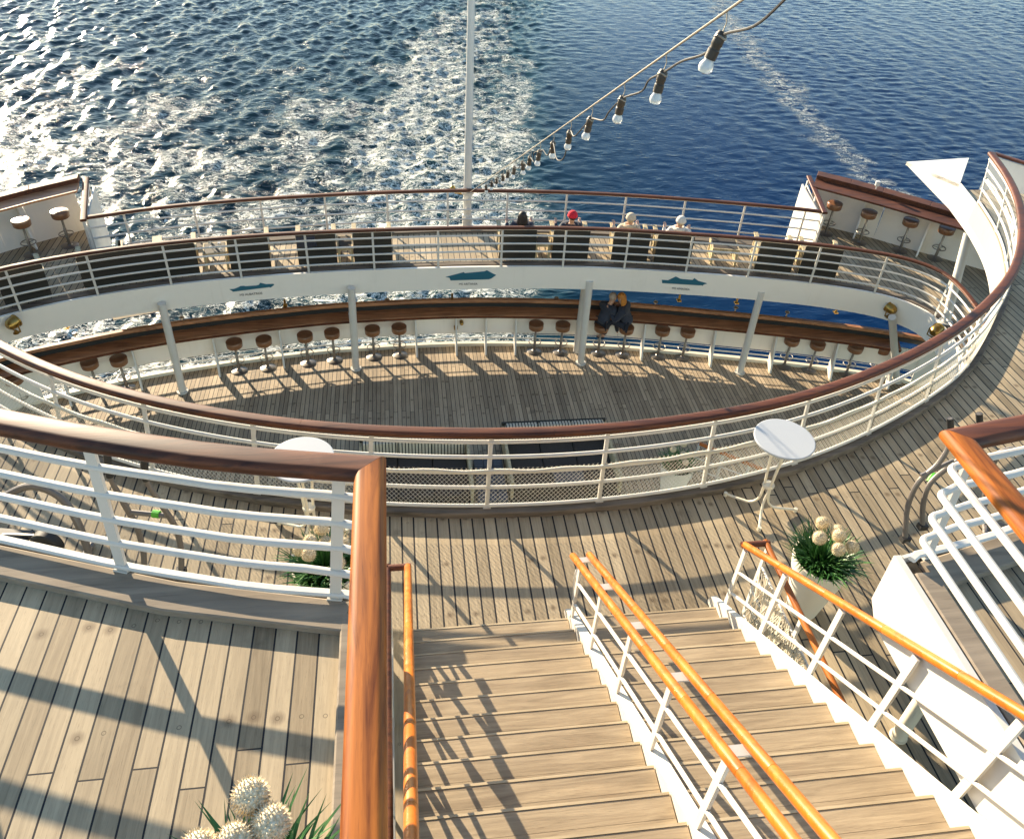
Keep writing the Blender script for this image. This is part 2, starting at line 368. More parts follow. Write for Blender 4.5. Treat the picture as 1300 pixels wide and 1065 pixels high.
# grey margin boards laid round the openings (a real step)
def margin(pts, w, h, parent=None):
    b = MB(); b.sweep(pts, [(-w/2, 0), (w/2, 0), (w/2, h*.85), (w/2-.01, h), (-w/2+.01, h), (-w/2, h*.85)], False); return b
kink = resample(baseM, n=27)                              # straight boards from post to post
tag(margin(offset(setz(kink, ZM+.002), .045), .11, .075).build('margin_board', MAT['margin']), kind='structure')
tag(margin(offset(setz(resample(uL, n=7), ZU+.002), .10)[:-1]+[Vector((-.38,2.83,ZU+.002))], .2, .05).build('margin_board', MAT['margin_u']), kind='structure')
tag(margin([Vector((-.34,2.84,ZU+.003)), Vector((-.34,-3,ZU+.003))], .14, .05).build('margin_board', MAT['margin_u']), kind='structure')
tag(margin([p+Vector((0,-.10,0)) for p in setz(resample(uR, n=7), ZU+.002)][:-1]+[Vector((3.16,2.83,ZU+.002))], .2, .05).build('margin_board', MAT['margin_u']), kind='structure')
tag(margin([Vector((3.12,2.84,ZU+.003)), Vector((3.12,-3,ZU+.003))], .14, .05).build('margin_board', MAT['margin_u']), kind='structure')
tag(margin(setz(offset(curA, -.13), ZA+.002), .16, .03).build('margin_board', MAT['margin']), kind='structure')
tag(margin(setz(offset(aftA, .12), ZA+.002), .2, .05).build('margin_board', MAT['margin']), kind='structure')
# ---------------------------------------------------------------- white steel edges of the decks
def band(path, z0, z1, th):
    b = MB(); b.sweep(setz(path, 0), [(-th/2, z0), (th/2, z0), (th/2, z1), (-th/2, z1)], True); return b
fa = thing('deck_edge', 'long curved white steel deck edge carrying three teal ship emblems', 'deck edge', (0,0,0))
band(offset(curA, .03), ZA-.55, ZA+.03, .06).build('edge_plate', MAT['panel'], fa)
afa = thing('deck_edge', 'outer white deck edge under the far rail, its unseen drop added to shade the lower deck', 'deck edge')
band(offset(aftA, -.13), ZA-1.65, ZA+.02, .06).build('edge_plate', MAT['white'], afa)  # deep unseen drop, added to keep the sun off the lower deck
# emblems: flat teal ship silhouettes with a line of lettering, fixed on the plate
def emblem(x0, x1, zc, outline, words):
    path = offset(curA, .0645); c, t = arcat(path, (x0+x1)/2); w = (x1-x0)
    nrm = Vector((t.y, -t.x, 0)); t = Vector((t.x, t.y, 0))
    P = lambda u, v, d: Vector((0,0,0))
    b = MB(); pts = []
    for u, v in outline:
        q, tt = arcat(path, c.x+(u-.5)*w); n2 = Vector((tt.y, -tt.x, 0)).normalized(); pts.append(Vector((q.x, q.y, zc+v*w))+n2*.004)
    # fan by columns so that the emblem follows the curve of the plate
    bm = bmesh.new(); vs = [bm.verts.new(p) for p in pts]; bm.faces.new(vs); bmesh.ops.triangulate(bm, faces=bm.faces)
    me = bpy.data.meshes.new('ship_emblem'); bm.to_mesh(me); bm.free(); me.materials.append(MAT['teal'])
    o = bpy.data.objects.new('ship_emblem', me); COL.objects.link(o); o.parent = fa
    so = o.modifiers.new('thick', 'SOLIDIFY'); so.thickness = .006; so.offset = 0
    cu = bpy.data.curves.new('lettering', 'FONT'); cu.body = words; cu.size = .075; cu.align_x = 'CENTER'; cu.extrude = .001
    to = bpy.data.objects.new('lettering', cu); COL.objects.link(to)
    to.location = Vector((c.x-.05*w, c.y, zc-.145*w-.03))+nrm*.012
    to.rotation_euler = (math.pi/2, 0, math.atan2(t.y, t.x)); bpy.context.view_layer.update()
    me = bpy.data.meshes.new_from_object(to.evaluated_get(bpy.context.evaluated_depsgraph_get())); me.materials.clear(); me.materials.append(MAT['ink'])
    lo = bpy.data.objects.new('emblem_lettering', me); lo.matrix_world = to.matrix_world; COL.objects.link(lo); lo.parent = o; bpy.data.objects.remove(to)
ship1 = [(0,.02),(.07,.005),(.08,.0),(.10,-.06),(.86,-.05),(.91,-.03),(1,.045),(.93,.08),(.84,.11),(.81,.155),(.77,.13),(.68,.08),(.45,.08),(.42,.10),(.39,.085),(.36,.12),(.34,.08),(.22,.08),(.12,.03)]
ship2 = [(0,.03),(.08,.0),(.07,-.045),(.6,-.02),(.88,-.005),(.91,-.02),(.93,.01),(1,.05),(.98,.075),(.82,.08),(.74,.09),(.69,.13),(.66,.08),(.6,.065),(.36,.07),(.32,.085),(.29,.07),(.25,.085),(.2,.06),(.1,.025)]
ship3 = [(0,.045),(.07,.01),(.02,-.04),(.82,-.035),(.9,-.03),(.92,-.045),(.93,-.01),(1,.025),(.96,.04),(.8,.075),(.73,.09),(.70,.14),(.67,.09),(.45,.095),(.40,.1),(.33,.1),(.29,.15),(.26,.1),(.2,.075),(.16,.04)]
def ax(px, py): return at(px, py, ZA-.3).x
emblem(ax(565,352), ax(629,352), ZA-.23, ship1, 'MS ARTANIA')
emblem(ax(292,372), ax(348,372), ZA-.24, ship2, 'MS ALBATROS')
emblem(ax(839,360), ax(894,360), ZA-.235, ship3, 'MS AMADEA')
# middle deck wings: tall white edge plates sweeping aft to a point
def wing(mir):
    X = (lambda x: 2*AX-x) if mir else (lambda x: x)
    top = [p+Vector((-.035,0,.03)) for p in baseM if p.x > 8.6 and p.y > 8.9]+[Vector((WT[-1][0]-.02, WT[-1][1], ZM+.03))]
    top = cr(top[:-1:3]+top[-1:], .22); E = top[-1]; n = len(top)
    C, T = at(1230,201,ZM-.30), at(1151,206,ZM-.30)
    # bottom edge: 1.15 m deep, rising into the point
    f = lambda p: Vector((X(p[0]), p[1], p[2])); b = MB()
    bot = [p+Vector((0,0,-.56)) for p in top]; ext_t = [E.lerp(T, q) for q in (.25,.5,.75,1)]; ext_b = [bot[-1].lerp(T+Vector((0,0,-.05)), q) for q in (.25,.5,.75,1)]
    to = Vector((.05,-.015,0)); P, Q = top+ext_t, bot+ext_b
    b.grid([f(p) for p in P], [f(p) for p in Q]); b.grid([f(p+to) for p in P], [f(p+to) for p in Q]); b.grid([f(p) for p in P], [f(p+to) for p in P], False); b.grid([f(p) for p in Q], [f(p+to) for p in Q], False)
    dn = Vector((0,0,-.07)); hh = Vector((0,0,.006)); b.add([f(p) for p in (E+hh, T+hh, C+hh, E+dn, T+dn, C+dn)], [(0,1,2),(5,4,3),(0,3,4,1),(1,4,5,2),(2,5,3,0)])
    t = thing('deck_edge', 'curved white steel wing of the middle deck ending in a sharp point over the sea' if not mir else 'white steel deck wing on the far left just outside the bar counter', 'deck edge')
    b.build('edge_plate', MAT['white'], t, sharp=60)
    # welded seam and a rounded half-pipe edge along the top
    b = MB(); b.tube([f(p+Vector((.02,0,.0))) for p in top], .022, 8); b.build('edge_trim', MAT['white'], t)
    return t
wing(False); wing(True)
# ---------------------------------------------------------------- railings
BARR = .0215
def railing(label, capline, deckz, capw, caph, bars, posts, capmat='cap', joints=2.6, leanfix=None, foot=None, group=None, plate=0, postw=.055, name='railing', caps=True, barmat='white'):
    """capline: polyline of the cap's centre; foot: matching line of post feet on the deck; posts: list of arc fractions"""
    t = thing(name, label, 'railing', (0,0,0), 0, group)
    foot = foot or setz(capline, deckz); n = len(capline)
    # cap rail in lengths, with a fine joint between them
    L = sum((capline[i+1]-capline[i]).length for i in range(n-1)); k = max(1, round(L/joints)); fine = resample(capline, n=max(k*8+1, n)); m = len(fine)-1
    fine = resample(capline, n=k*(m//k)+1) if m % k else fine; per = (len(fine)-1)//k
    for i in range(k if caps else 0):
        seg = [Vector(p) for p in fine[i*per:(i+1)*per+1]]
        seg[0] = seg[0].lerp(seg[1], .006); seg[-1] = seg[-1].lerp(seg[-2], .006)
        b = MB(); b.sweep(seg, roundrect(capw, caph, .48, 4)); b.build('cap_rail', MAT[capmat], t)
    def lvl(h, H):
        return [f+(c-f)*(h/H) for c, f in zip(capline, foot)]
    H = capline[0].z-deckz
    b = MB(); b.sweep(lvl(H-caph/2-.008, H), roundrect(.06, .016, .3, 1)); b.build('top_flat', MAT[barmat], t)
    for h in bars:
        b = MB(); b.tube(lvl(h, H), BARR, 8); b.build('rail_bar', MAT[barmat], t)
    if plate:
        b = MB(); b.sweep(lvl(plate, H), roundrect(.05, .03, .3, 1)); b.build('bottom_bar', MAT[barmat], t)
    rc = resample(capline, n=201); rf = resample(foot, n=201)
    for s in posts:
        i = min(199, int(s*200)); f = (s*200)-i; c = rc[i].lerp(rc[i+1], f); q = rf[i].lerp(rf[i+1], f); tg = (rc[i+1]-rc[i]).normalized()
        b = MB(); b.bar(q+Vector((0,0,-.005)), c-Vector((0,0,caph*.4)), postw, .022, up=tg.cross(Vector((0,0,1))))
        b.box(q+Vector((0,0,.012)), (.085,.05,.02), math.atan2(tg.y, tg.x)); b.build('post', MAT[barmat], t)
    return t
def fracs_x(line, xs):
    L = [0]
    for i in range(1, len(line)): L.append(L[-1]+(line[i]-line[i-1]).length)
    out = []
    for x in xs:
        for i in range(len(line)-1):
            if line[i].x <= x <= line[i+1].x:
                out.append((L[i]+(L[i+1]-L[i])*(x-line[i].x)/(line[i+1].x-line[i].x))/L[-1]); break
    return out
footM = [p+Vector((0,0,.07)) for p in baseM]; LM = sum((capM[i+1]-capM[i]).length for i in range(len(capM)-1))
f0 = fracs_x(capM, [.85])[0]; st = 1.235/LM
pf = sorted([f0+st*k for k in range(-14, 15) if 0.005 < f0+st*k < .995]+[.9985, .0015])
rM = railing('big oval railing with a brown cap around the open well of the middle deck', capM, ZM+.07, .135, .075, [.03,.28,.48,.68,.87], pf, 'cap', 2.5, foot=footM, postw=.044)
# diagonal net laced on the lower two bars, over the middle of the oval
def net(parent):
    b = MB(); n = 2600; low = resample([f+(c-f)*.07 for c, f in zip(capM, footM)], n=n); top = resample([f+(c-f)*.57 for c, f in zip(capM, footM)], n=n)
    lean = 42
    for i in range(0, n-lean, 5):
        for a, c in ((low[i], top[i+lean]), (low[i+lean], top[i])):
            a = a+norm2(low, i)[0]*.026; c = c+norm2(low, i)[0]*.026; mid = (a+c)/2+Vector((0,0,-.004))
            d = (c-a).normalized(); s = Vector((0,0,1)).cross(d).normalized()*.0019; u = d.cross(s).normalized()*.0019
            b.add([a+s, a-s*.5+u, a-s*.5-u, c+s, c-s*.5+u, c-s*.5-u], [(0,1,4,3),(1,2,5,4),(2,0,3,5)])
    b.build('safety_net', MAT['net'], parent)
    b = MB(); e = [f+(c-f)*.55 for c, f in zip(capM, footM)]; b.tube([p+Vector((0,0,-.02+.012*math.sin(i*1.3)))+norm2(e, i)[0]*.03 for i, p in enumerate(e)], .018, 6); b.build('net_edge', MAT['net'], parent)
net(rM)
def stepped(line, start, stepm):
    L = sum((line[i+1]-line[i]).length for i in range(len(line)-1)); return [s/L for s in np.arange(start, L-.05, stepm)]
capA = [Vector((p.x, p.y, ZA+1.0)) for p in offset(curA, .03)]; capA = [p for p in capA if p.y > 9.5]
railing('long curved railing with a thin brown cap in front of the armchairs', capA, ZA, .115, .06, [.2,.4,.6,.8], [.004]+stepped(capA, 1.05, 1.42)+[.996], 'cap_far', 4., postw=.045, foot=setz(offset(capA, -.0), ZA+.01))
capB = [Vector((p.x, p.y, ZA+1.0)) for p in aftA]
railing('farthest railing along the stern, directly above the wake', capB, ZA, .115, .06, [.25,.5,.75], [.004]+stepped(capB, .8, 1.43)+[.996], 'cap_far', 4.2, postw=.045)
# upper deck: two corner railings with heavy caps
def corner_rail(label, cap, gx, bx_):
    """gx: line of the side cap, bx_: line of the side posts' feet"""
    H = 1.06; e = Vector((gx, cap[-1].y, cap[-1].z)); cap = cap[:-1]+[e]; ft = [Vector((p.x, p.y+.015, ZU+.04)) for p in cap]; ft[-1] = Vector((bx_, cap[-1].y+.015, ZU+.04))
    t = railing(label, cap, ZU+.04, .155, .085, [], [1-1.42/7.0*k if k else .978 for k in range(0, 5)], 'cap', 2.2, plate=.05, foot=ft, postw=.062, caps=False)
    far = Vector((gx, -1.6, e.z)); prof = roundrect(.155, .085, .48, 4); k = 3; fine = resample(cap[:-1], n=22)+[e]; per = 7
    for q in range(3):
        seg = [Vector(p) for p in fine[q*7:(q*7+8 if q < 2 else len(fine))]]
        if q: seg[0] = seg[0].lerp(seg[1], .01)
        b = MB(); b.sweep(seg, prof, post=far if q == 2 else None); b.build('cap_rail', MAT['cap'], t)
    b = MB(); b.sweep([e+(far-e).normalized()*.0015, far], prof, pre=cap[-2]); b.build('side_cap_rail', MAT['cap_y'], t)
    for h in (.255,.455,.655,.86):
        x = bx_+(gx-bx_)*h/H; r = .05; y = e.y+.015*(1-h/H); s = 1 if gx > 1 else -1
        pl = [f+(c-f)*(h/H) for c, f in zip(cap, ft)][:-1]
        pl = [p for p in pl if (p.x-x)*s > .12] if s > 0 else [p for p in pl if p.x < x-.12]
        arc = [Vector((x+s*r*(1-math.sin(a)), y-r*(1-math.cos(a)), ZU+.04+h)) for a in np.linspace(0, math.pi/2, 6)]
        b = MB(); b.tube(pl+arc+[Vector((x, -1.6, ZU+.04+h))], .0225, 10); b.build('rail_bar', MAT['white'], t)
    for yy in (1.45, .1, -1.2):
        b = MB(); b.bar((bx_, yy, ZU+.03), (gx, yy, ZU+1.1), .065, .024, up=(1,0,0)); b.build('side_post', MAT['white'], t)
    return t
corner_rail('heavy brown-capped corner railing around the left upper platform', capUl, -.19, -.30)
corner_rail('heavy brown-capped corner railing around the right upper platform', capUr, 2.93, 3.06)
# white boxed sides of the upper platforms towards the stairwell
b = MB(); 
b.add([(2.985,2.985,ZU+.052),(2.985,-2.2,ZU+.052),(2.985,-2.2,ZU-.52),(2.985,2.86,ZU-.50),(2.985,2.985,ZU-.38),
       (3.035,2.985,ZU+.052),(3.035,-2.2,ZU+.052),(3.035,-2.2,ZU-.52),(3.035,2.86,ZU-.50),(3.035,2.985,ZU-.38)],
      [(0,1,2,3,4),(9,8,7,6,5),(0,5,6,1),(4,9,5,0),(3,8,9,4),(2,7,8,3),(1,6,7,2)])
bx = thing('platform_side', 'white box-like side of the right upper platform beside the stairs', 'deck edge')
b.build('side_plate', MAT['white'], bx, bevel=.004)
bb = MB(); bb.sweep([p+Vector((0,.05,-p.z)) for p in uR[:-1]]+[Vector((3.04,2.97,0))], [(-.012,ZU-.36),(.012,ZU-.36),(.012,ZU+.05),(-.012,ZU+.05)], True); bb.build('front_plate', MAT['white'], bx)
bb = MB(); bb.sweep([p+Vector((0,.05,-p.z)) for p in uL[:-1]]+[Vector((-.25,2.97,0))], [(-.012,ZU-.36),(.012,ZU-.36),(.012,ZU+.05),(-.012,ZU+.05)], True)
lx = thing('platform_side', 'cream front plate under the left upper platform, below its railing', 'deck edge'); bb.build('front_plate', MAT['cream'], lx)
bb = MB(); bb.box((-.235,.38,ZU-.17), (.03,5.14,.44)); bb.build('side_plate', MAT['white'], lx)
tag((lambda q: (q.sweep(setz(offset(baseM, -.03), 0), [(-.012,ZM-.36),(.012,ZM-.36),(.012,ZM+.07),(-.012,ZM+.07)], True), q.build('deck_lining', MAT['lining']))[1])(MB()), kind='structure')
# wooden/steel column below the right platform
cl = thing('column', 'grey round column standing under the right upper platform', 'column', (4.14,3.18,ZM))
b = MB(); b.lathe([(.075,0),(.075,.015),(.062,.02),(.06,2.38),(.06,2.39)], n=20); b.build('shaft', MAT['cream'], cl)
# ---------------------------------------------------------------- pillars between lower and armchair deck
pn = ['leftmost white pillar holding up the curved deck edge', 'white pillar left of the middle, near two brown stools', 'slanting white pillar just left of the seated couple', 'white pillar right of the couple, fourth holding the deck edge', 'white pillar beside the round brass searchlight at the right', 'slim upright pillar close behind the couple\'s left shoulder']
for i, (px, py) in enumerate([(232,497),(452,468),(737,461),(939,473),(1138,484)]):
    p = at(px, py, ZL); t = thing('pillar', pn[i], 'pillar', p)
    topx = {0: at(207,395,ZA-.5), 1: at(446.5,375,ZA-.5), 2: at(748,366,ZA-.5), 3: at(965,379,ZA-.5), 4: at(1130,412,ZA-.5)}[i]-p
    b = MB(); b.tube([(0,0,.0),(0,0,.03)], .13, 16); b.build('foot_plate', MAT['white'], t)
    b = MB(); b.tube([(0,0,.02),(topx.x, topx.y+.03, ZA-ZL-.32)], .085, 16); b.build('shaft', MAT['white'], t)
p = at(731,440,ZL); p = Vector((p.x, 16.62, ZL)); q = at(731,370,ZA-.4)
t = thing('pillar', pn[5], 'pillar', (4.32,16.35,ZL)); b = MB(); b.tube([(0,0,0),(.0,-.05,2.45)], .085, 16); b.build('shaft', MAT['white'], t)
_wp = None
wp = thing('pillar', 'stout white pillar under the pointed deck wing at the right', 'pillar', (11.62,13.3,ZA))
b = MB(); b.tube([(0,0,0),(0,0,.04)], .15, 16); b.build('foot_plate', MAT['white'], wp); b = MB(); b.tube([(0,0,.02),(.25,.75,1.75)], .095, 16); b.build('shaft', MAT['white'], wp)
# ---------------------------------------------------------------- lower deck bulwark with its bar counter
bw = thing('bulwark', 'long white panelled bulwark curving behind the lower row of stools', 'bulwark')
b = MB(); b.sweep(baseL, [(-.05,0),(.05,0),(.05,.085),(-.05,.085)]); b.build('kerb', MAT['cream'], bw)
for h, rr_ in ((.215,.016),(.335,.007)):
    b = MB(); b.tube([p+Vector((0,0,h)) for p in baseL], rr_, 6); b.build('low_bar', MAT['white'], bw)
Lb = [0]
for i in range(1, len(baseL)): Lb.append(Lb[-1]+(baseL[i]-baseL[i-1]).length)
def fr_of(px, py):
    p = at(px, py, ZL); best = min(range(len(baseL)), key=lambda i: (baseL[i].x-p.x)**2+(baseL[i].y-p.y)**2); return Lb[best]/Lb[-1]
foot_px = [(90,520),(186,489),(277,477),(364.6,463),(532,450),(573,447),(614.5,449),(655,449),(815,454),(894,458),(973,465),(1053,474)]
fs = [fr_of(*p) for p in foot_px]; fs = [fs[0]-.13, fs[0]-.065]+fs+[fs[-1]+.055, fs[-1]+.11]
extra = [fr_of(452,455), fr_of(737,447)]
R2 = resample(baseL, n=401)
def bp(s):
    i = max(0, min(399, int(s*400))); f = s*400-i; return R2[i].lerp(R2[i+1], f), norm2(R2, i)
al = sorted(fs+extra+[.004,.996]+[.93]*(max(fs) < .9)); al = [s for s in al if 0 < s < 1]
for a, c in zip(al[:-1], al[1:]):
    nseg = 2 if (c-a)*Lb[-1] > 1.2 else 1
    for k in range(nseg):
        s0 = a+(c-a)*k/nseg+.0001; s1 = a+(c-a)*(k+1)/nseg-.0001
        pts = [bp(s0+(s1-s0)*i/4)[0] for i in range(5)]
        b = MB(); b.sweep(pts, [(-.0,.405),(.03,.405),(.03,.984),(-.0,.984)], False)
        q, (nn, tt) = bp(s1); b.box(q+nn*.012+Vector((0,0,.69)), (.03,.012,.58), math.atan2(tt.y, tt.x)); b.build('panel', MAT['panel'], bw)
b = MB(); b.sweep(baseL, roundrect(.05,.035,.3,1)); 
for v in range(len(b.v)): b.v[v] = (b.v[v][0], b.v[v][1], b.v[v][2]+.40)
b.build('panel_frame', MAT['cream'], bw)
b = MB(); b.sweep([bp_ for bp_ in baseL if bp_.x > at(1132,470,ZL).x], [(.034,.08),(.06,.08),(.06,1.12),(.034,1.12)]); b.build('end_panel', MAT['panel'], bw)
b = MB(); b.sweep([bp_ for bp_ in baseL if bp_.x < at(60,520,ZL).x], [(.034,.08),(.06,.08),(.06,.98),(.034,.98)]); b.build('end_panel', MAT['panel'], bw)
for s in [s for s in fs if 0 < s < 1]:
    p, (nn, tt) = bp(s); b = MB()
    prof = [(.03,1.02),(.03,0),(.46,0),(.50,.03),(.47,.10),(.12,1.02)]
    vs = []
    for sd in (-.022,.022):
        for d, z in prof: vs.append(p+nn*d+tt*sd+Vector((0,0,z)))
    b.add(vs, [(0,1,2,3,4,5),(11,10,9,8,7,6)]+[(i, (i+1) % 6, 6+(i+1) % 6, 6+i) for i in range(6)]); b.build('stanchion', MAT['white'], bw, bevel=.008)
ct = thing('bar_counter', 'long brown teak bar counter on the lower bulwark behind the stools', 'bar counter')
def seg_between(s0, s1, n=14): return [bp(s0+(s1-s0)*i/(n-1))[0] for i in range(n)]
cuts = [fr_of(-40,470), fr_of(452,455)-.0035, fr_of(737,447)-.0035, fr_of(1128,470)-.002]
for a, c in zip(cuts[:-1], cuts[1:]):
    pts = seg_between(a+.0045, c)
    b = MB(); b.sweep(pts, [(.21,.985),(.23,1.0),(.21,1.035),(-.19,1.035),(-.19,.985)]); b.build('counter_board', MAT['counter'], ct)
    b = MB(); b.sweep(pts, [(.225,.97),(.238,.97),(.238,1.025),(.225,1.025)]); b.build('counter_lip', MAT['cap'], ct)
b = MB(); b.sweep(pts_all := [p for p in baseL], [(-.188,1.02),(-.188,1.135),(-.215,1.135),(-.215,1.02)]); b.build('shadow_riser', MAT['black'], ct)  # black plate stands in for the shadow between board and outer cap
b = MB(); b.sweep([p for p in baseL], [(-.21,1.13),(-.21,1.18),(-.23,1.21),(-.33,1.21),(-.36,1.18),(-.36,1.13)]); b.build('outer_cap_rail', MAT['counter'], ct)
b = MB(); b.sweep([p for p in baseL], [(-.195,1.0),(-.195,1.118),(-.34,1.118),(-.34,.0),(-.31,0),(-.31,1.0)]); b.build('outer_plate', MAT['cream'], ct) if False else None
for s in np.linspace(.12, .93, 13):
    p, (nn, tt) = bp(s); b = MB(); b.box(p-nn*.15+Vector((0,0,.96)), (.05,.36,.05), math.atan2(tt.y, tt.x)); b.build('bracket', MAT['cream'], ct)
# ---------------------------------------------------------------- bulwarks of the armchair deck wings
def wingbul(label, lab2, base, cin, cout, endcap, mir):
    t = thing('bulwark', label, 'bulwark'); P = [Vector((x, y, ZA)) for x, y in base]
    for i in range(len(P)-1):
        L = (P[i+1]-P[i]).length; k = max(1, round(L/1.0)); d = (P[i+1]-P[i]); n = Vector((d.y, -d.x, 0)).normalized(); 
        if n.y > 0: n = -n
        for j in range(k):
            a = P[i]+d*(j/k)+d.normalized()*.0004; c = P[i]+d*((j+1)/k)-d.normalized()*.0004
            b = MB(); o = -n*.25
            vs = [a, c, c+o+Vector((0,0,1.02)), a+o+Vector((0,0,1.02))]; b.add(vs+[v-n*.03 for v in vs], [(0,1,2,3),(7,6,5,4),(0,4,5,1),(1,5,6,2),(2,6,7,3),(3,7,4,0)]); b.build('panel', MAT['panel'], t)
    c = thing('bar_counter', lab2, 'bar counter')
    I = [Vector((x, y, ZA+1.13)) for x, y in cin]; O = [Vector((x, y, ZA+1.13)) for x, y in cout]
    for i in range(len(I)-1):
        a, b2, c2, d2 = I[i], I[i+1], O[i+1], O[i]; s = .62
        m1, m2 = a.lerp(d2, s), b2.lerp(c2, s)
        b = MB(); lo = Vector((0,0,-.045)); vs = [a, b2, m2, m1]; b.add(vs+[v+lo for v in vs], [(0,1,2,3),(7,6,5,4),(0,4,5,1),(1,5,6,2),(2,6,7,3),(3,7,4,0)]); b.build('counter_board', MAT['counter' if mir else 'cap_far'], c)  # left board takes the paler wood to look sunlit
        up = Vector((0,0,.1)); vs = [m1+up, m2+up, c2+up, d2+up]; b = MB(); b.add(vs+[v-up*1.45 for v in vs], [(0,1,2,3),(7,6,5,4),(0,4,5,1),(1,5,6,2),(2,6,7,3),(3,7,4,0)]); b.build('outer_cap_rail', MAT['cap_far'], c, bevel=.012)
        mm = (m1+m2)/2
    for q in (.3,.62,.9):
        i = min(len(P)-2, int(q*(len(P)-1))); a = P[i].lerp(P[i+1], q*(len(P)-1)-i); d = (P[i+1]-P[i]).normalized(); n = Vector((d.y, -d.x, 0)); n = -n if n.y > 0 else n; b = MB(); pr = [(-.24,1.0),(-.02,0),(.34,0),(.36,.05),(-.12,1.0)]; vs = [a+n*u+d*sd+Vector((0,0,z)) for sd in (-.02,.02) for u, z in pr]; b.add(vs, [(0,1,2,3,4),(9,8,7,6,5)]+[(k, (k+1) % 5, 5+(k+1) % 5, 5+k) for k in range(5)]); b.build('stanchion', MAT['panel'], t)
    # end frame: white upright plate with a sloping brown cap and the turned-down rails
    e0, e1 = Vector((*endcap[0], ZA+1.12)), Vector((*endcap[1], ZA+1.02))
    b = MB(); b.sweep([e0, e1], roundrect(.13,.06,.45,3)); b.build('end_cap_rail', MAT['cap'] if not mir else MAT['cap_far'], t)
    for h in (.2,.4,.6,.8):
        b = MB(); b.tube([Vector((e0.x, e0.y, ZA+h+.1)), Vector((e1.x, e1.y, ZA+h)) ], .02, 8); b.build('end_bar', MAT['white'], t)
    for q in (.02,.5,.98):
        p = e0.lerp(e1, q); b = MB(); b.box((p.x, p.y, ZA+.52), (.05,.05,1.0)); b.build('end_post', MAT['white'], t)
    b = MB(); g = Vector((-.14 if not mir else .14, 0, 0)); vs = [e0+g*1.5, e0.lerp(e1,.95)+g, Vector((e1.x, e1.y, ZA-.3))+g, Vector((e0.x, e0.y, ZA-1.6))+g*2]
    vs[0].z = ZA+.92; vs[1].z = ZA+.86; vs[1] -= g; vs[0] -= g*.8; vs[2] -= g; vs[3] -= g
    b.add(vs+[v+g*.25 for v in vs], [(0,1,2,3),(7,6,5,4),(0,4,5,1),(1,5,6,2),(2,6,7,3),(3,7,4,0)]); b.build('end_plate', MAT['white'], t)
    return t, c
wingbul('white panelled bulwark behind the four stools at the right', 'dark brown sloping bar counter behind four stools at right', [(10.42,18.12),(11.14,17.62),(11.87,17.12),(12.62,16.48),(13.58,15.72),(15.4,14.2)], [(10.20,17.75),(10.86,17.22),(11.45,16.72),(12.20,16.03),(13.2,15.1),(15,13.4)], [(10.62,18.45),(11.30,17.95),(11.90,17.45),(12.75,16.65),(13.75,15.75),(15.6,14.0)], [(10.35,18.35),(9.98,16.5)], False)
wingbul('white panelled bulwark behind the two stools at the left edge', 'pale sunlit bar counter behind the two stools at left', [(-7.22,18.1),(-8.12,17.47),(-8.62,17.09),(-9.8,16.1),(-12,14.1)], [(-7.06,17.72),(-7.85,17.16),(-8.4,16.72),(-9.5,15.8),(-11.6,13.9)], [(-7.18,18.42),(-8.05,17.82),(-8.7,17.3),(-9.9,16.3),(-12.1,14.3)], [(-7.05,18.4),(-6.62,16.5)], True)
# right wing outer bulwark of the middle deck
mb_ = thing('bulwark', 'white bulwark with a dark cap at the far right edge', 'bulwark')
P0, P1 = at(1262,197,-7.6), at(1340,222,-7.6); P0.z = P1.z = -8.6; b = MB(); b.bar(P0+Vector((0,0,-.8)), P1+Vector((0,0,-.8)), .05, 3.55); b.build('plate', MAT['panel'], mb_)
b = MB(); b.sweep([P0+Vector((0,0,1.04)), P1+Vector((0,0,1.04))], roundrect(.16,.06,.4,2)); b.build('cap_rail', MAT['cap'], mb_)
# ================================================================ the double staircase
st = thing('staircase', 'wide double staircase of pale teak treads descending to the middle deck', 'staircase')
G, RI, Y0 = .243, .17, 4.52
for k in range(16):
    y = Y0-G*k; z = ZM+RI*(k+1)
    for x0, x1 in ((-.03,1.43),(1.53,2.885)):
        b = MB(); yy = y-.018
        b.box(((x0+x1)/2, yy-.0645, z-.02), (x1-x0, .128, .04)); b.box(((x0+x1)/2, yy-.1945, z-.0205), (x1-x0, .130, .04)); b.build('tread', MAT['tread'], st)
        b = MB(); b.box(((x0+x1)/2, y-.008, z-.018), (x1-x0, .016, .042)); b.build('nosing', MAT['tread_lip'], st)
        b = MB(); b.box(((x0+x1)/2, y-.06, z-.04-.065), (x1-x0, .012, .128)); b.build('riser', MAT['black'], st)
def stringer(x, w, top, bot):
    b = MB(); zs = lambda yy: ZM+RI+(Y0-yy)*RI/G
    ys = [4.68, .7]
    prof = [(4.70, ZM+.03), (4.66, zs(4.66)+top+.02), (.62, zs(.62)+top), (.62, zs(.62)-bot), (4.35, ZM+.03)]
    vs = [(x-w/2, a, c) for a, c in prof]+[(x+w/2, a, c) for a, c in prof]; n = len(prof)
    b.add(vs, [tuple(range(n)), tuple(range(2*n-1, n-1, -1))]+[(i, (i+1) % n, n+(i+1) % n, n+i) for i in range(n)]); return b
stringer(1.48,.085,.028,.22).build('stringer', MAT['white'], st, bevel=.005)
stringer(-.055,.045,.07,.26).build('stringer', MAT['white'], st, bevel=.005)
stringer(2.92,.065,.06,.26).build('stringer', MAT['white'], st, bevel=.005)
b = MB(); b.box((1.43,4.53,ZM+.012), (2.92,.02,.02)); b.build('threshold', MAT['margin'], st)
rz = lambda y: -5.5+(4.49-y)*RI/G
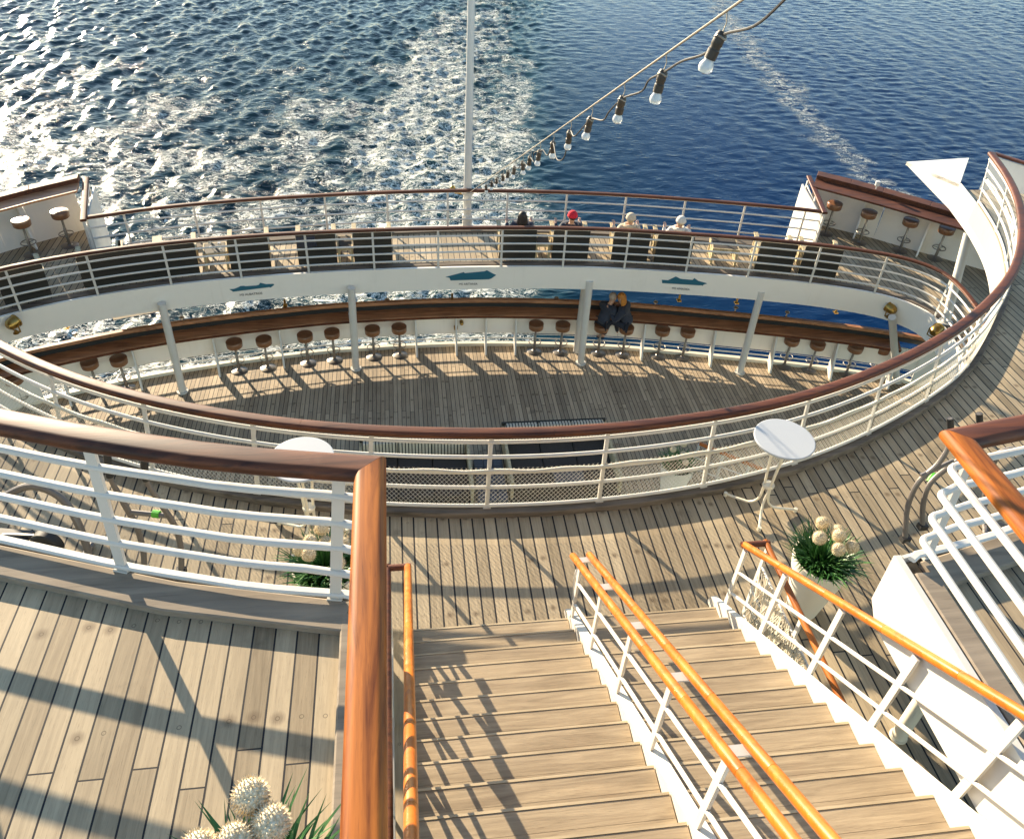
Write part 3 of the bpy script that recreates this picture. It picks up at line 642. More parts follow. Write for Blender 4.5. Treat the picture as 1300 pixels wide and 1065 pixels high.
def stair_rail(label, xs, x0, brackets=True, bars=True):
    t = thing('stair_railing', label, 'railing')
    for x in xs:
        pts = [Vector((x, 4.50, rz(4.50))), Vector((x, .4, rz(.4)))]; pts = resample(pts, .72)
        for i in range(len(pts)-1):
            a, c = pts[i].copy(), pts[i+1].copy(); a = a.lerp(c, .003)
            b = MB(); b.tube([a.lerp(c, q) for q in (0,.01,.5,.99,1)], [.0305,.0315,.0315,.0315,.0305], 16); b.build('handrail', MAT['orange'], t)
    for i, y in enumerate([4.46, 3.83, 3.13, 2.45, 1.77, 1.09, .5]):
        zb = ZM+RI+(Y0-y)*RI/G
        b = MB(); b.bar((x0, y+.02, zb+.02), (x0, y, rz(y)-.055), .05, .022, up=(1,0,0)); b.build('post', MAT['white'], t)
        if brackets:
            b = MB(); b.bar((xs[0], y-.02, rz(y-.02)-.035), (xs[-1] if len(xs) > 1 else x0, y-.02, rz(y-.02)-.035), .055, .014); b.build('bracket', MAT['white'], t)
    for h in (.34, .64):
        b = MB(); b.tube([(x0, 4.46, rz(4.46)-1.0+h), (x0, .5, rz(.5)-1.0+h)], .015, 8); b.build('rail_bar', MAT['white'], t)
    return t
cr_ = stair_rail('twin orange handrails on white posts up the middle of the stairs', [1.385,1.53], 1.455)
b = MB(); b.tube([(1.455,4.47,rz(4.46)-.36),(1.455,4.56,rz(4.46)-.30),(1.455,4.58,rz(4.46)-.45),(1.455,4.52,rz(4.46)-.62),(1.455,4.47,rz(4.46)-.66)], .011, 8); b.build('end_loop', MAT['white'], cr_)
def side_rail(label, x, xo, s):
    t = stair_rail(label, [x], x+s*.0, False)
    yE = 4.50; zE = rz(4.5)
    b = MB(); b.sweep([(x-s*.03, yE, zE), (xo+s*.03, yE, zE+.0)], roundrect(.06,.05,.45,3)); b.build('return_rail', MAT['cap'], t)
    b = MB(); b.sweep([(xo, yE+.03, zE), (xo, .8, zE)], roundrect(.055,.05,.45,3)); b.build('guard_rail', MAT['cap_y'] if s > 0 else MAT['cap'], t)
    for yy in (4.46, 3.7, 2.9, 2.1, 1.3):
        b = MB(); b.bar((xo, yy, ZM), (xo, yy, zE-.03), .04, .02, up=(1,0,0)); b.build('guard_post', MAT['white'], t)
    for h in ((.12,.3,.48,.66,.84) if s > 0 else (.15,.6)):
        b = MB(); b.tube([(xo, 4.46, ZM+h), (xo, .8, ZM+h)], .012, 6); b.build('guard_bar', MAT['white'], t)
    # bunched white netting tied under the guard rail
    b = MB(); n = 46; top = []; bot = []
    for i in range(n):
        y = 4.42-i*.045; top.append(Vector((xo-s*(.03+.018*math.sin(i*1.7)), y, zE-.22-.02*math.sin(i*.9)))); bot.append(Vector((xo-s*(.05+.03*math.sin(i*2.3+1)), y-.03*math.sin(i), ZM+.06+max(0, 0))))
    if s > 0:
        for i in range(n-1):
            for q0, q1 in ((i, min(n-1, i+5)), (min(n-1, i+5), i)):
                for w in (0, .5):
                    a = top[q0].lerp(top[min(n-1, q0+1)], w); c = bot[q1].lerp(bot[min(n-1, q1+1)], w); b.tube([a, (a+c)/2+Vector((s*.02*math.sin(i), 0, 0)), c], .0045, 4)
        b.build('safety_net', MAT['net'], t)
    return t
side_rail('orange handrail with white posts and netting right of the stairs', 2.955, 3.16, 1)
side_rail('orange handrail along the left side of the stairs beside the brown cap', -.045, -.215, -1)
# ================================================================ bar stools
def stool(label, loc, group, first=[]):
    if first: return dup(first[0], loc, random.uniform(0, 6), label, group)
    t = thing('bar_stool', label, 'bar stool', loc, 0, group)
    b = MB(); b.lathe([(.0,0),(.18,0),(.185,.008),(.17,.016),(.06,.03),(.04,.05)], n=28); b.build('base', MAT['chrome'], t)
    b = MB(); b.lathe([(.033,.04),(.033,.42),(.026,.43),(.026,.70),(.07,.705)], n=14); b.build('column', MAT['chrome'], t)
    b = MB(); b.tube([(.15*math.cos(a), .15*math.sin(a), .30) for a in np.linspace(0, 2*math.pi, 25)[:-1]], .011, 8, True)
    for a in (0, 2.09, 4.19): b.tube([(0,0,.30),(.15*math.cos(a), .15*math.sin(a), .30)], .008, 6)
    b.build('footrest', MAT['chrome'], t)
    b = MB(); b.lathe([(0,.70),(.165,.70),(.18,.715),(.185,.78),(.183,.835),(.17,.855),(.10,.862),(0,.862)], n=28)
    b.tube([(.177*math.cos(a), .177*math.sin(a), .845) for a in np.linspace(0, 2*math.pi, 29)[:-1]], .008, 6, True); b.build('seat', MAT['leather'], t)
    first.append(t); return t
ordn = ['first','second','third','fourth','fifth','sixth','seventh','eighth','ninth','tenth','eleventh','twelfth','thirteenth','fourteenth','fifteenth','sixteenth','seventeenth','eighteenth','nineteenth']
lowpx = [(32,517),(125.5,497),(161.5,492.5),(304,470.5),(340.6,467),(391.5,461),(425,457),(475,453),(508,450.5),(678,446),(711,447),(759,448),(790,450),(834.6,452),(866,454),(995,464.6),(1027,470),(1074,474),(1108,475)]
for i, p in enumerate(lowpx):
    stool('brown bar stool carrying the man in the blue-grey coat' if i == 11 else 'brown bar stool carrying the red-haired woman' if i == 12 else '%s round brown bar stool from the left along the lower counter' % ordn[i], at(*p, ZL), 'bar stools along the lower bulwark')
for i, p in enumerate([(1048,297),(1090.5,308),(1142,318.5),(1186.5,328.5)]):
    stool('%s dark brown stool from the left below the right wing counter' % ordn[i], at(*p, ZA), 'bar stools on the right wing')
for i, p in enumerate([(41.5,323.5),(89,312)]):
    stool(['left brown stool with a sunlit seat beside the left wing bulwark','right brown stool with a sunlit seat beside the left wing bulwark'][i], at(*p, ZA), 'bar stools on the left wing')
# ================================================================ armchairs on the armchair deck
def armchair(label, loc, rz, first=[]):
    G_ = 'dark cushioned teak armchairs on the stern deck'
    if first: return dup(first[0], loc, rz, label, G_)
    t = thing('armchair', label, 'armchair', loc, rz, G_)
    b = MB()
    for sx in (-1, 1):
        for yy in (-.34, .34): b.box((sx*.385, yy, .30), (.05,.05,.60))
        b.box((sx*.385, 0, .10), (.03,.64,.05)); b.box((sx*.385, 0, .575), (.03,.64,.04))
    b.box((0,.34,.22), (.72,.03,.08)); b.box((0,-.36,.30), (.72,.03,.05)); b.box((0,0,.22), (.72,.60,.03)); b.build('frame', MAT['teakraw'], t)
    for sx in (-1, 1):
        b = MB(); b.box((sx*.39, 0, .615), (.10,.80,.03)); b.build('armrest', MAT['teakraw'], t, bevel=.006)
        b = MB()
        for i in range(6): b.box((sx*.385, -.26+i*.105, .34), (.018,.07,.44))
        b.build('side_slats', MAT['teakraw'], t)
    b = MB(); b.box((0,-.385,.79), (.80,.05,.06)); 
    for i in range(9): b.box((-.34+i*.085, -.35, .58), (.045,.02,.42))
    b.build('back_rail', MAT['teakraw'], t)
    b = MB(); b.box((0,-.415,.42), (.84,.03,.74)); b.build('back_panel', MAT['wicker'], t, bevel=.012)
    b = MB(); b.box((0,.02,.32), (.70,.70,.16)); b.build('seat_cushion', MAT['cushion'], t, bevel=.03)
    b = MB(); b.box((0,-.27,.58), (.68,.15,.40), M=Matrix.Rotation(R(10), 4, 'X')); b.build('back_cushion', MAT['cushion'], t, bevel=.03)
    first.append(t); return t
chairs = [(58,'leftmost dark armchair, alone in the shade near the left wing'),(142,'dark armchair left end of the row of three touching chairs'),(188,'dark armchair in the middle of the row of three touching chairs'),(235,'dark armchair at right end of the row of three touching chairs'),(322,'dark armchair standing alone on sunlit planks beside the glass table'),(405,'dark armchair with a dark jacket thrown over its back'),(475,'dark armchair left of the wide empty sunlit deck'),(659,'dark armchair holding the dark-haired person'),(726,'dark armchair holding the person in a red beanie'),(800,'dark armchair holding the person with the beige patterned hat'),(853,'dark armchair holding the blond person in a pale scarf'),(974,'dark armchair right of the low dark table, second from the right'),(1040,'rightmost dark armchair near the right wing stools')]
cpos = []
for px, lab in chairs:
    p = at(px, 345 if 200 < px < 1000 else 365, ZA); q, tg = arcat(curA, p.x); n = Vector((-tg.y, tg.x, 0)).normalized()
    c = q+n*.66; armchair(lab, c, math.atan2(tg.y, tg.x)); cpos.append((c, tg, n))
def side_table(label, px, w, d, h, off, items=0):
    p = at(px, 345 if 200 < px < 1000 else 365, ZA); q, tg = arcat(curA, p.x); n = Vector((-tg.y, tg.x, 0)).normalized(); c = q+n*off
    t = thing('side_table', label, 'side table', c, math.atan2(tg.y, tg.x), 'low tables between the armchairs')
    b = MB(); b.box((0,0,h-.015), (w-.06,d-.06,.03)); b.build('top', MAT['cushion'] if not items else MAT['wicker'], t)
    b = MB()
    for s in (-1, 1): b.box((s*(w/2-.02),0,h-.03), (.04,d,.06)); b.box((0,s*(d/2-.02),h-.03), (w-.08,.04,.06))
    for sx in (-1, 1):
        for sy in (-1, 1): b.box((sx*(w/2-.03), sy*(d/2-.03), (h-.06)/2), (.05,.05,h-.062))
        for i in range(4): b.box((sx*(w/2-.03), -d/2+.14+i*(d-.28)/3, h/2-.03), (.018,.07,h-.14))
    b.build('frame', MAT['teakraw'], t); return t, c
side_table('low teak table with dark top right of the four seated people', 918, .62, .55, .42, .75)
_, gt = side_table('low dark table carrying two small glasses', 280, .5, .5, .40, .7, 1)
side_table('low teak table between the jacket chair and its neighbour', 440, .34, .6, .40, .62)
side_table('low teak table between the dark-haired and red-capped persons', 692, .36, .55, .38, .62)
def glass(label, loc, drink=None, name='drinking_glass'):
    t = thing(name, label, 'glass', loc)
    b = MB(); b.lathe([(.028,0),(.03,.002),(.006,.008),(.005,.06),(.03,.085),(.038,.12),(.034,.15)], n=14); b.build('bowl', MAT['drink'] if drink else MAT['glass'], t); return t
tt = NT('pale_drink'); MAT['drink'] = tt.set(Base_Color=(.75,.55,.18), Roughness=.1, Transmission_Weight=.4)
glass('small clear glass on the left half of the low dark table', gt+Vector((-.1,.05,.40))); glass('small clear glass on the right half of the low dark table', gt+Vector((.12,-.04,.40)))
j = MB(); c, tg, n = cpos[5]; Mj = Matrix.Translation(c) @ Matrix.Rotation(math.atan2(tg.y, tg.x), 4, 'Z')
top = []; 
for i in range(9):
    for k in range(5):
        u = i/8; a = [(-.50,.55),(-.445,.72),(-.40,.83),(-.33,.80),(-.24,.72)][k]; j.v.append(tuple(Mj @ Vector((-.42+u*.42+.02*math.sin(k*2+i), a[0]-.005*(i % 2), a[1]+.015*math.sin(i*1.9+k)))))
for i in range(8):
    for k in range(4): j.f.append([i*5+k, (i+1)*5+k, (i+1)*5+k+1, i*5+k+1]); j.sm.append(True); j.mi.append(0)
MAT['navy'] = plain('navy_cloth', (.018,.024,.042), .85, 0, .3, 18., 0, .15)
jo = j.build('jacket', MAT['navy']); so = jo.modifiers.new('thick', 'SOLIDIFY'); so.thickness = .03; tag(jo, 'dark jacket draped over the top of an empty armchair', 'jacket')
# ================================================================ planters
def planter(label, loc, h=.74, rt=.27, rb=.155, nbl=520, balls=7, seed=1, rz=0, up=0):
    rr = random.Random(seed); t = thing('planter', label, 'planter', loc, rz)
    b = MB(); b.lathe([(rb-.01,0),(rb,.01),(rb+(rt-rb)*.45,h*.45),(rt,h-.03),(rt,h),(rt-.02,h+.004),(rt-.03,h-.05)], n=32); b.build('pot', MAT['pot'], t)
    b = MB(); b.lathe([(0,h-.04),(rt-.028,h-.04)], n=24); b.build('soil', MAT['soil'], t)
    b = MB()
    for i in range(nbl):
        a = rr.uniform(0, 6.283); r0 = rt*.85*math.sqrt(rr.random()); L = rr.uniform(.12,.29); lean = .25+1.0*r0/rt*rr.uniform(.5,1.2); w = rr.uniform(.006,.011)
        p = Vector((r0*math.cos(a), r0*math.sin(a), h-.05)); a2 = a+rr.uniform(-.7,.7); d = Vector((math.cos(a2), math.sin(a2), 0)); s = Vector((-d.y, d.x, 0))*w; tw = rr.uniform(-1,1); s = s*math.cos(tw)+d*w*math.sin(tw)*.6
        pts = []
        for k in range(4):
            q = k/3; pts.append(p+d*(L*lean*q*q*.9)+Vector((0,0,L*(q-.32*lean*q*q))))
        vs = [pts[0]-s, pts[0]+s, pts[1]-s, pts[1]+s, pts[2]-s*.8, pts[2]+s*.8, pts[3]]
        b.add(vs, [(0,1,3,2),(2,3,5,4),(4,5,6)])
    o = b.build('grass_tuft', MAT['leaf'], t)
    for i in range(balls):
        a = i*2.4+rr.uniform(-.3,.3); r0 = rt*.78*math.sqrt((i+.4)/balls); p = Vector((r0*math.cos(a), r0*math.sin(a), h+up+rr.uniform(.22,.36)))
        b = MB(); b.tube([(p.x*.6, p.y*.6, h-.04), (p.x*.8, p.y*.8, h+.12), tuple(p)], .005, 5); stem = b.build('flower_stem', MAT['leaf'], t)
        b = MB(); b.ball(p, .058, 18)
        for q in range(260):
            z = 1-2*(q+.5)/260; rad = math.sqrt(1-z*z); an = q*2.39996; d = Vector((rad*math.cos(an), rad*math.sin(an), z)); s = d.orthogonal().normalized()*.0045; w2 = d.cross(s)
            b.add([p+d*.054+s, p+d*.054-s*.5+w2*.8, p+d*.054-s*.5-w2*.8, p+d*.072], [(0,1,3),(1,2,3),(2,0,3)])
        b.build('flower_head', MAT['ball'], stem)
    return t
planter('tall white planter of grass and round flowers right of the stairs', at(1017,772,ZM), .76, .275, .15, 620, 7, 3)
planter('white planter of grass and round flowers half hidden behind left railing', Vector((-.78,4.83,ZM)), .76, .29, .15, 700, 8, 5, 1.)
planter('white planter of grass and pale flowers down on the lower deck', at(850,632,ZL), .95, .33, .2, 420, 4, 8, .4)
planter('planter at the bottom edge, only its flower heads showing', Vector((-.58,1.20,ZU)), .62, .24, .15, 420, 6, 11, 2., .10)
# ================================================================ round high tables
def hightable(label, c, feet, rz=0):
    t = thing('high_table', label, 'table', c, rz)
    b = MB(); b.lathe([(0,1.075),(.30,1.075),(.312,1.08),(.316,1.09),(.314,1.102),(.306,1.105),(0,1.105)], n=48); b.build('top', MAT['tabletop'], t, sharp=8)
    for i, (fx, fy) in enumerate(feet):
        f = Vector((fx, fy, .02)); d = f.normalized(); d.z = 0; a0 = d*.085+Vector((-d.y, d.x, 0))*.03
        b = MB(); b.tube(cr([a0+Vector((0,0,1.07)), a0*.75+Vector((0,0,.75)), a0*.5+Vector((0,0,.42)), d*.05+Vector((0,0,.20)), d*.12+Vector((0,0,.085)), d*.22+Vector((0,0,.055)), f+Vector((0,0,.01))], .04), .0145, 8)
        b.tube([f+Vector((0,0,-.02)), f+Vector((0,0,.03))], .022, 8); b.build('leg', MAT['cream'], t)
    b = MB(); b.lathe([(.06,.40),(.065,.41),(.065,.43),(.06,.44)], n=14); b.build('hub', MAT['cream'], t)
    b = MB(); b.box((0,0,1.062), (.34,.05,.025)); b.box((0,0,1.061), (.05,.34,.02)); b.build('bracket', MAT['cream'], t)
    return t
hightable('round white bar table in front of the oval railing, right', Vector((3.88,5.85,ZM)), [(-.31,.27),(-.11,-.27),(.41,-.03)])
hightable('round white bar table cut by the brown cap rail, left', Vector((-1.03,5.89,ZM)), [(-.34,.22),(-.20,-.28),(.36,-.02)], .1)
# ================================================================ elliptical trainers
def trainer(label, poles, bars, arch, base, rz, patch, house):
    t = thing('elliptical_trainer', label, 'trainer')
    W = lambda q: at(q[0], q[1], ZM+q[2])
    for p in poles:
        pts = cr([W(q) for q in p], .06); n = len(pts)
        b = MB(); b.tube(pts, [.024 if i < n*.25 else .028 for i in range(n)], 10); hp = b.build('handle_pole', MAT['grey'], t)
        b = MB(); m = max(2, int(n*.22)); b.tube(pts[:m], .033, 10); b.build('grip', MAT['black'], hp)
        b = MB(); e = pts[-1]; b.box(e, (.09,.07,.06)); b.build('joint', MAT['black'], t)
    for a, c in bars:
        b = MB(); b.tube([W(a), W(c)], .024, 8); b.build('cross_bar', MAT['grey'], t)
    for a in arch:
        b = MB(); b.tube(cr([W(q) for q in a], .06), .036, 10); b.build('arch', MAT['grey'], t)
    a, c = patch; b = MB(); b.tube([W(a), W(c)], .036, 10); b.build('green_cover', MAT['green'], t)
    b = MB(); h = Vector((house[0], house[1], ZM)); M4 = Matrix.Rotation(rz, 4, 'Z')
    b.lathe([(0,-.05),(.13,-.05),(.15,-.035),(.15,.035),(.13,.05),(0,.05)], h+Vector((0,0,.32)), 24, Matrix.Rotation(rz, 4, 'Z') @ Matrix.Rotation(R(90), 4, 'X')); b.build('flywheel_housing', MAT['black'], t)
    b = MB(); d = Vector((math.cos(rz), math.sin(rz), 0)); s = Vector((-d.y, d.x, 0))
    b.tube([h-d*.25+Vector((0,0,.07)), h+d*1.05+Vector((0,0,.07))], .035, 8)
    for q in (-.22, 1.0): b.tube([h+d*q-s*.28+Vector((0,0,.035)), h+d*q+s*.28+Vector((0,0,.035))], .033, 8)
    b.build('base_frame', MAT['grey'], t)
    for sd in (-.14,.14):
        b = MB(); b.bar(h+d*.3+s*sd+Vector((0,0,.2)), h+d*.72+s*sd+Vector((0,0,.16)), .13, .03); b.build('pedal', MAT['black'], t)
        b = MB(); b.tube([h+s*sd*.8+Vector((0,0,.3)), h+d*.75+s*sd+Vector((0,0,.14))], .016, 6); b.build('pedal_arm', MAT['grey'], t)
    return t
trainer('grey elliptical trainer with green covers behind the right corner railing',
    [[(1206,531,1.62),(1206,562,1.36),(1190,590,1.12),(1166,612,.92),(1152,645,.6),(1149,684,.25)], [(1243,525,1.62),(1243,548,1.42),(1228,575,1.2),(1200,596,1.0),(1180,615,.86),(1172,640,.62),(1171,668,.36)]],
    [((1169,604,1.0),(1210,585,1.12)),((1149,686,.24),(1168,702,.1))], [[(1330,588,.9),(1300,572,1.02),(1270,575,1.0),(1256,600,.72),(1250,640,.3)]], None, R(150), ((1180,612,.86),(1187,601,.93)), (7.25,4.95))
trainer('grey elliptical trainer seen through the left corner railing',
    [[(136,575,1.62),(140,606,1.38),(158,640,1.05),(174,670,.75),(182,700,.42),(183,722,.2)], [(183,580,1.62),(186,610,1.38),(208,645,1.05),(224,672,.75),(230,700,.45),(230,725,.2)]],
    [((165,650,.95),(215,655,.95))], [[(-30,640,.75),(0,632,.85),(38,617,.95),(75,630,.85),(98,662,.6),(114,705,.2)]], None, R(165), ((194,652,.95),(203,653,.95)), (-3.5,5.7))
# ================================================================ sofas and small stair on the lower deck
def sofa(label, x0, x1, yb, yf, loc_y, ang=0):
    w = x1-x0; t = thing('sofa', label, 'sofa', ((x0+x1)/2, yb, ZL), ang, 'dark cushioned sofas under the oval opening'); dp = yb-yf
    b = MB(); b.box((0,-dp/2,.12), (w,dp,.16)); b.build('base', MAT['wicker'], t, bevel=.01)
    for i in range(3):
        b = MB(); b.box((-w/2+.06+(i+.5)*(w-.12)/3, -dp/2-.06, .30), ((w-.12)/3-.012, dp-.26, .17)); b.build('seat_cushion', MAT['cushion'], t, bevel=.03)
        b = MB(); b.box((-w/2+.06+(i+.5)*(w-.12)/3, -.16, .55), ((w-.12)/3-.012, .18, .36), M=Matrix.Rotation(R(-10), 4, 'X')); b.build('back_cushion', MAT['stripe'], t, bevel=.035)
    b = MB(); b.box((0,-.02,.42), (w,.06,.56)); b.build('back', MAT['wicker'], t, bevel=.01)
    for s in (-1, 1):
        b = MB(); b.box((s*(w/2-.03), -dp/2, .40), (.06,dp,.46)); b.build('arm', MAT['teakraw'], t, bevel=.01)
    return t
sofa('dark sofa with striped back cushions, left of the grey quilted seat', -1.0, 1.24, 12.62, 11.1, 0)
sofa('dark sofa with striped back cushions carrying a blue-grey pillow', 1.98, 4.25, 12.95, 11.2, 0)
ot = thing('ottoman', 'blue-grey quilted ottoman between the two dark sofas', 'ottoman', (1.61,11.6,ZL)); b = MB()
for i in range(3):
    for k in range(5): b.box((-.2+i*.2, -.5+k*.24, .2), (.195,.235,.38))
b.build('quilt', MAT['bluegrey'], ot, bevel=.02)
b = MB(); b.box((0,0,0), (.62,.34,.10), M=Matrix.Rotation(R(14), 4, 'X')); pl = b.build('pillow', MAT['bluegrey'], None, bevel=.04); pl.location = (3.2,11.45,ZL+.44); tag(pl, 'blue-grey pillow lying on the right sofa seat', 'pillow')
sr = thing('stair_railing', 'short orange-capped railing of a small stair on the lower deck', 'railing')
q0, q1 = at(888,563,ZL+1.0), at(985,603,ZL+.75)
for k, f in enumerate((0,.32,.66,1)):
    p = q0.lerp(q1, f); b = MB(); b.bar((p.x, p.y, ZL), (p.x, p.y, p.z-.02), .06, .03, up=(1,0,0)); b.build('post', MAT['white'], sr)
b = MB(); b.sweep([q0, q1], roundrect(.09,.05,.45,3)); b.build('handrail', MAT['orange'], sr)
for h in (.3,.6):
    b = MB(); b.tube([Vector((q0.x, q0.y, ZL+h)), Vector((q1.x, q1.y, ZL+h-.15))], .015, 6); b.build('rail_bar', MAT['white'], sr)
# ================================================================ lamps and small fittings
def searchlight(label, loc, yaw, pitch=-.2, s=1.):
    t = thing('searchlight', label, 'searchlight', loc, yaw)
    M = Matrix.Translation((0,0,.2*s)) @ Matrix.Rotation(R(90)+pitch, 4, 'X')
    b = MB(); pr = [(0,-.11),(.05,-.105),(.085,-.07),(.10,0),(.10,.06),(.112,.065),(.112,.085),(.1,.088)]
    b.lathe([(r*s, z*s) for r, z in pr], (0,0,.2*s), 20, Matrix.Rotation(R(90)+pitch, 3, 'X')); hs = b.build('housing', MAT['brass'], t)
    b = MB(); b.lathe([(0,.08*s),(.1*s,.075*s)], (0,0,.2*s), 20, Matrix.Rotation(R(90)+pitch, 3, 'X')); b.build('lens', MAT['glass'], hs)
    b = MB(); b.tube([(-.115*s,0,.2*s),(-.115*s,0,.06*s),(0,0,.05*s),(.115*s,0,.06*s),(.115*s,0,.2*s)], .012*s, 8); b.tube([(0,0,0),(0,0,.06*s)], .02*s, 8); b.tube([(0,0,0),(0,0,.012)], .05*s, 12); b.build('bracket', MAT['brass'], t)
    return t
searchlight('brass searchlight on top of the pillar at the right end', at(1127,403,ZA-.45), R(200), -.1, 1.15)
searchlight('round brass searchlight on the rim where the deck edge bends', at(1183,432,ZA-.3), R(120), -.1, 1.25)
searchlight('sunlit brass searchlight on the pointed white deck wing', at(1189,238,ZM-.55), R(160), -.1, 1.15)
searchlight('brass searchlight near the left frame edge below the deck edge', at(21,423,ZA-.35), R(150), -.1, 1.2)
for i, (dx, dz) in enumerate(((0,.60),(.14,.75))):
    p, (nn, tg) = bp(fr_of(578,445)); q = p+nn*.035+tg*dx+Vector((0,0,dz)); t = thing('wall_lamp', ['lower small brass wall lamp on the white bulwark panel','upper small brass wall lamp on the white bulwark panel'][i], 'wall lamp', q)
    b = MB(); b.tube([(0,0,0),(nn.x*.05, nn.y*.05, 0)], .05, 12); b.build('plate', MAT['brass'], t); b = MB(); b.ball((nn.x*.1, nn.y*.1, .0), .05, 12); b.build('lamp', MAT['brass'], t)
clampx = [(97,430),(232,409),(363,397),(491.6,386),(706,384),(831.5,389),(933,396),(998,402)]
cw = ['first','second','third','fourth','fifth','sixth','seventh','eighth']
ck = None
for i, p in enumerate(clampx):
    q = at(p[0], p[1], ZL+1.036); lb = '%s small chrome lamp from the left on the brown counter' % cw[i]
    if ck: dup(ck, q, 0, lb, 'chrome lamps on the lower counter'); continue
    ck = thing('counter_lamp', lb, 'lamp', q, 0, 'chrome lamps on the lower counter')
    b = MB(); b.lathe([(.035,0),(.035,.01),(.012,.015),(.012,.10),(.02,.105)], n=12); b.build('stem', MAT['chrome'], ck)
    b = MB(); b.lathe([(.02,.10),(.055,.115),(.06,.135),(.04,.155),(0,.16)], n=16); b.build('shade', MAT['chrome'], ck)
fb = None
for i, p in enumerate([(85,412),(362,385),(574,377),(862,378),(935,381),(1061,393)]):
    s = fr_of(p[0], p[1]+62); q, (nn, tg) = bp(s); q = at(p[0], p[1]+3, ZL+1.2); lb = '%s small flag socket from the left on the outer cap rail' % cw[i]
    if fb: dup(fb, q, 0, lb, 'sockets on the outer cap rail'); continue
    fb = thing('rail_socket', lb, 'bracket', q, 0, 'sockets on the outer cap rail')
    b = MB(); b.tube([(0,0,-.02),(0,0,.16)], .028, 10); b.build('tube', MAT['brass'], fb); b = MB(); b.box((0,0,-.01), (.10,.12,.03)); b.build('plate', MAT['brass'], fb)
t = thing('lantern', 'small white lantern on the outer cap of the right wing counter', 'lantern', at(1112,240,ZA+1.24)); b = MB(); b.tube([(0,0,0),(0,0,.09)], .015, 8); b.build('stem', MAT['white'], t)
b = MB(); b.lathe([(.05,.08),(.06,.09),(.06,.19),(.05,.2),(0,.205)], n=16); b.build('shade', MAT['white'], t)
glass('goblet of yellow drink on the counter between the couple', at(781.5,393,ZL+1.036), True)
# ================================================================ flagpole and the string of lights
fp = thing('flagpole', 'tall thin white flagpole rising past the stern railing', 'flagpole', (1.62,18.05,ZA-.1))
b = MB(); b.tube([(0,0,0),(0,0,2),(0,0,6),(0,0,12)], [.105,.09,.075,.05], 20); b.build('pole', MAT['white'], fp)
b = MB(); b.lathe([(.16,.0),(.16,.06),(.12,.08),(.12,.4),(.105,.42)], n=20); b.lathe([(.105,.95),(.15,.96),(.15,1.02),(.105,1.03)], n=20); b.build('socket', MAT['white'], fp)
b = MB(); b.tube([(-.12,-.02,.95),(-.3,-.02,.98),(-.34,-.02,1.05)], .02, 8); b.ball((-.36,-.02,1.10), .07, 12); b.build('pole_lamp', MAT['brass'], fp)
ls = thing('light_string', 'string of dark sockets and pale bulbs sagging to the flagpole', 'string of lights')
A = ray(960,-12,2.7); B = Vector((1.66,17.9,ZA+.95)); D = (B-A); LL = D.length
tl = lambda s: A+D*(s/LL)
def sag(s, w): return tl(s)-Vector((0,0,w))
b = MB(); b.tube([tl(s) for s in np.linspace(-.6, LL, 30)], .005, 6); b.build('wire_rope', MAT['wire'], ls)
import itertools
bulbs = []; s = .62
tgt = [(917,52),(840,115),(787,160),(746,190),(719,210),(697,228),(680,237),(668,247),(658,254),(648,259),(640,264),(633,269),(626,273),(619,277),(611,281)]
camf = Vector([float(c) for c in RM[:,2]])
for i in range(15):
    # depth along the rope where it passes the surveyed column
    lo, hi = 0, LL
    for _ in range(40):
        m = (lo+hi)/2; p = tl(m); d = p.dot(Vector([float(c) for c in RM[:,0]]))/p.dot(camf)*FPX+650
        if d > tgt[i][0]+6: lo = m
        else: hi = m
    bulbs.append(m)
cord = []
prev = -.5
for i, s in enumerate([-.5]+bulbs):
    p = tl(s)-Vector((0,0,.085)); cord.append(p)
    if i < 15:
        nx = ([-.5]+bulbs)[i+1]
        for f in (.3,.6): cord.append(tl(s+(nx-s)*f)-Vector((random.uniform(-.03,.03), 0, (random.uniform(.07,.13) if i < 2 else random.uniform(.07,.19)) if i != 5 else .26)))
b = MB(); b.tube(cr(cord, .05), .0052, 6); b.build('cord', MAT['black'], ls)
for i, s in enumerate(bulbs):
    p = tl(s)-Vector((0,0,.07)); tilt = Vector((random.uniform(-.18,.1), random.uniform(-.12,.12), -1)).normalized(); 
    if i == 0: tilt = Vector((-.30,.0,-1)).normalized()
    q = tilt.to_track_quat('Z', 'Y').to_matrix()
    b = MB(); b.lathe([(0,0),(.014,0),(.021,.012),(.023,.05),(.0205,.055),(.0205,.066),(.0235,.07),(.023,.105),(0,.107)], p, 14, q); sk = b.build('socket', MAT['socket'], ls)
    b = MB(); b.tube([tl(s), tl(s)+Vector((.008,0,-.04)), p+Vector((0,0,-.005))], .0025, 5); b.tube([p+tilt*.02+Vector((.022*math.cos(a), .022*math.sin(a), .008*math.sin(a*2))) for a in np.linspace(0,6.28,11)[:-1]], .004, 5, True); b.build('tie', MAT['wire'], sk)
    b = MB(); b.lathe([(.017,.10),(.020,.112),(.028,.128),(.029,.142),(.022,.156),(0,.163)], p, 16, q); b.build('bulb', MAT['glass'], sk)
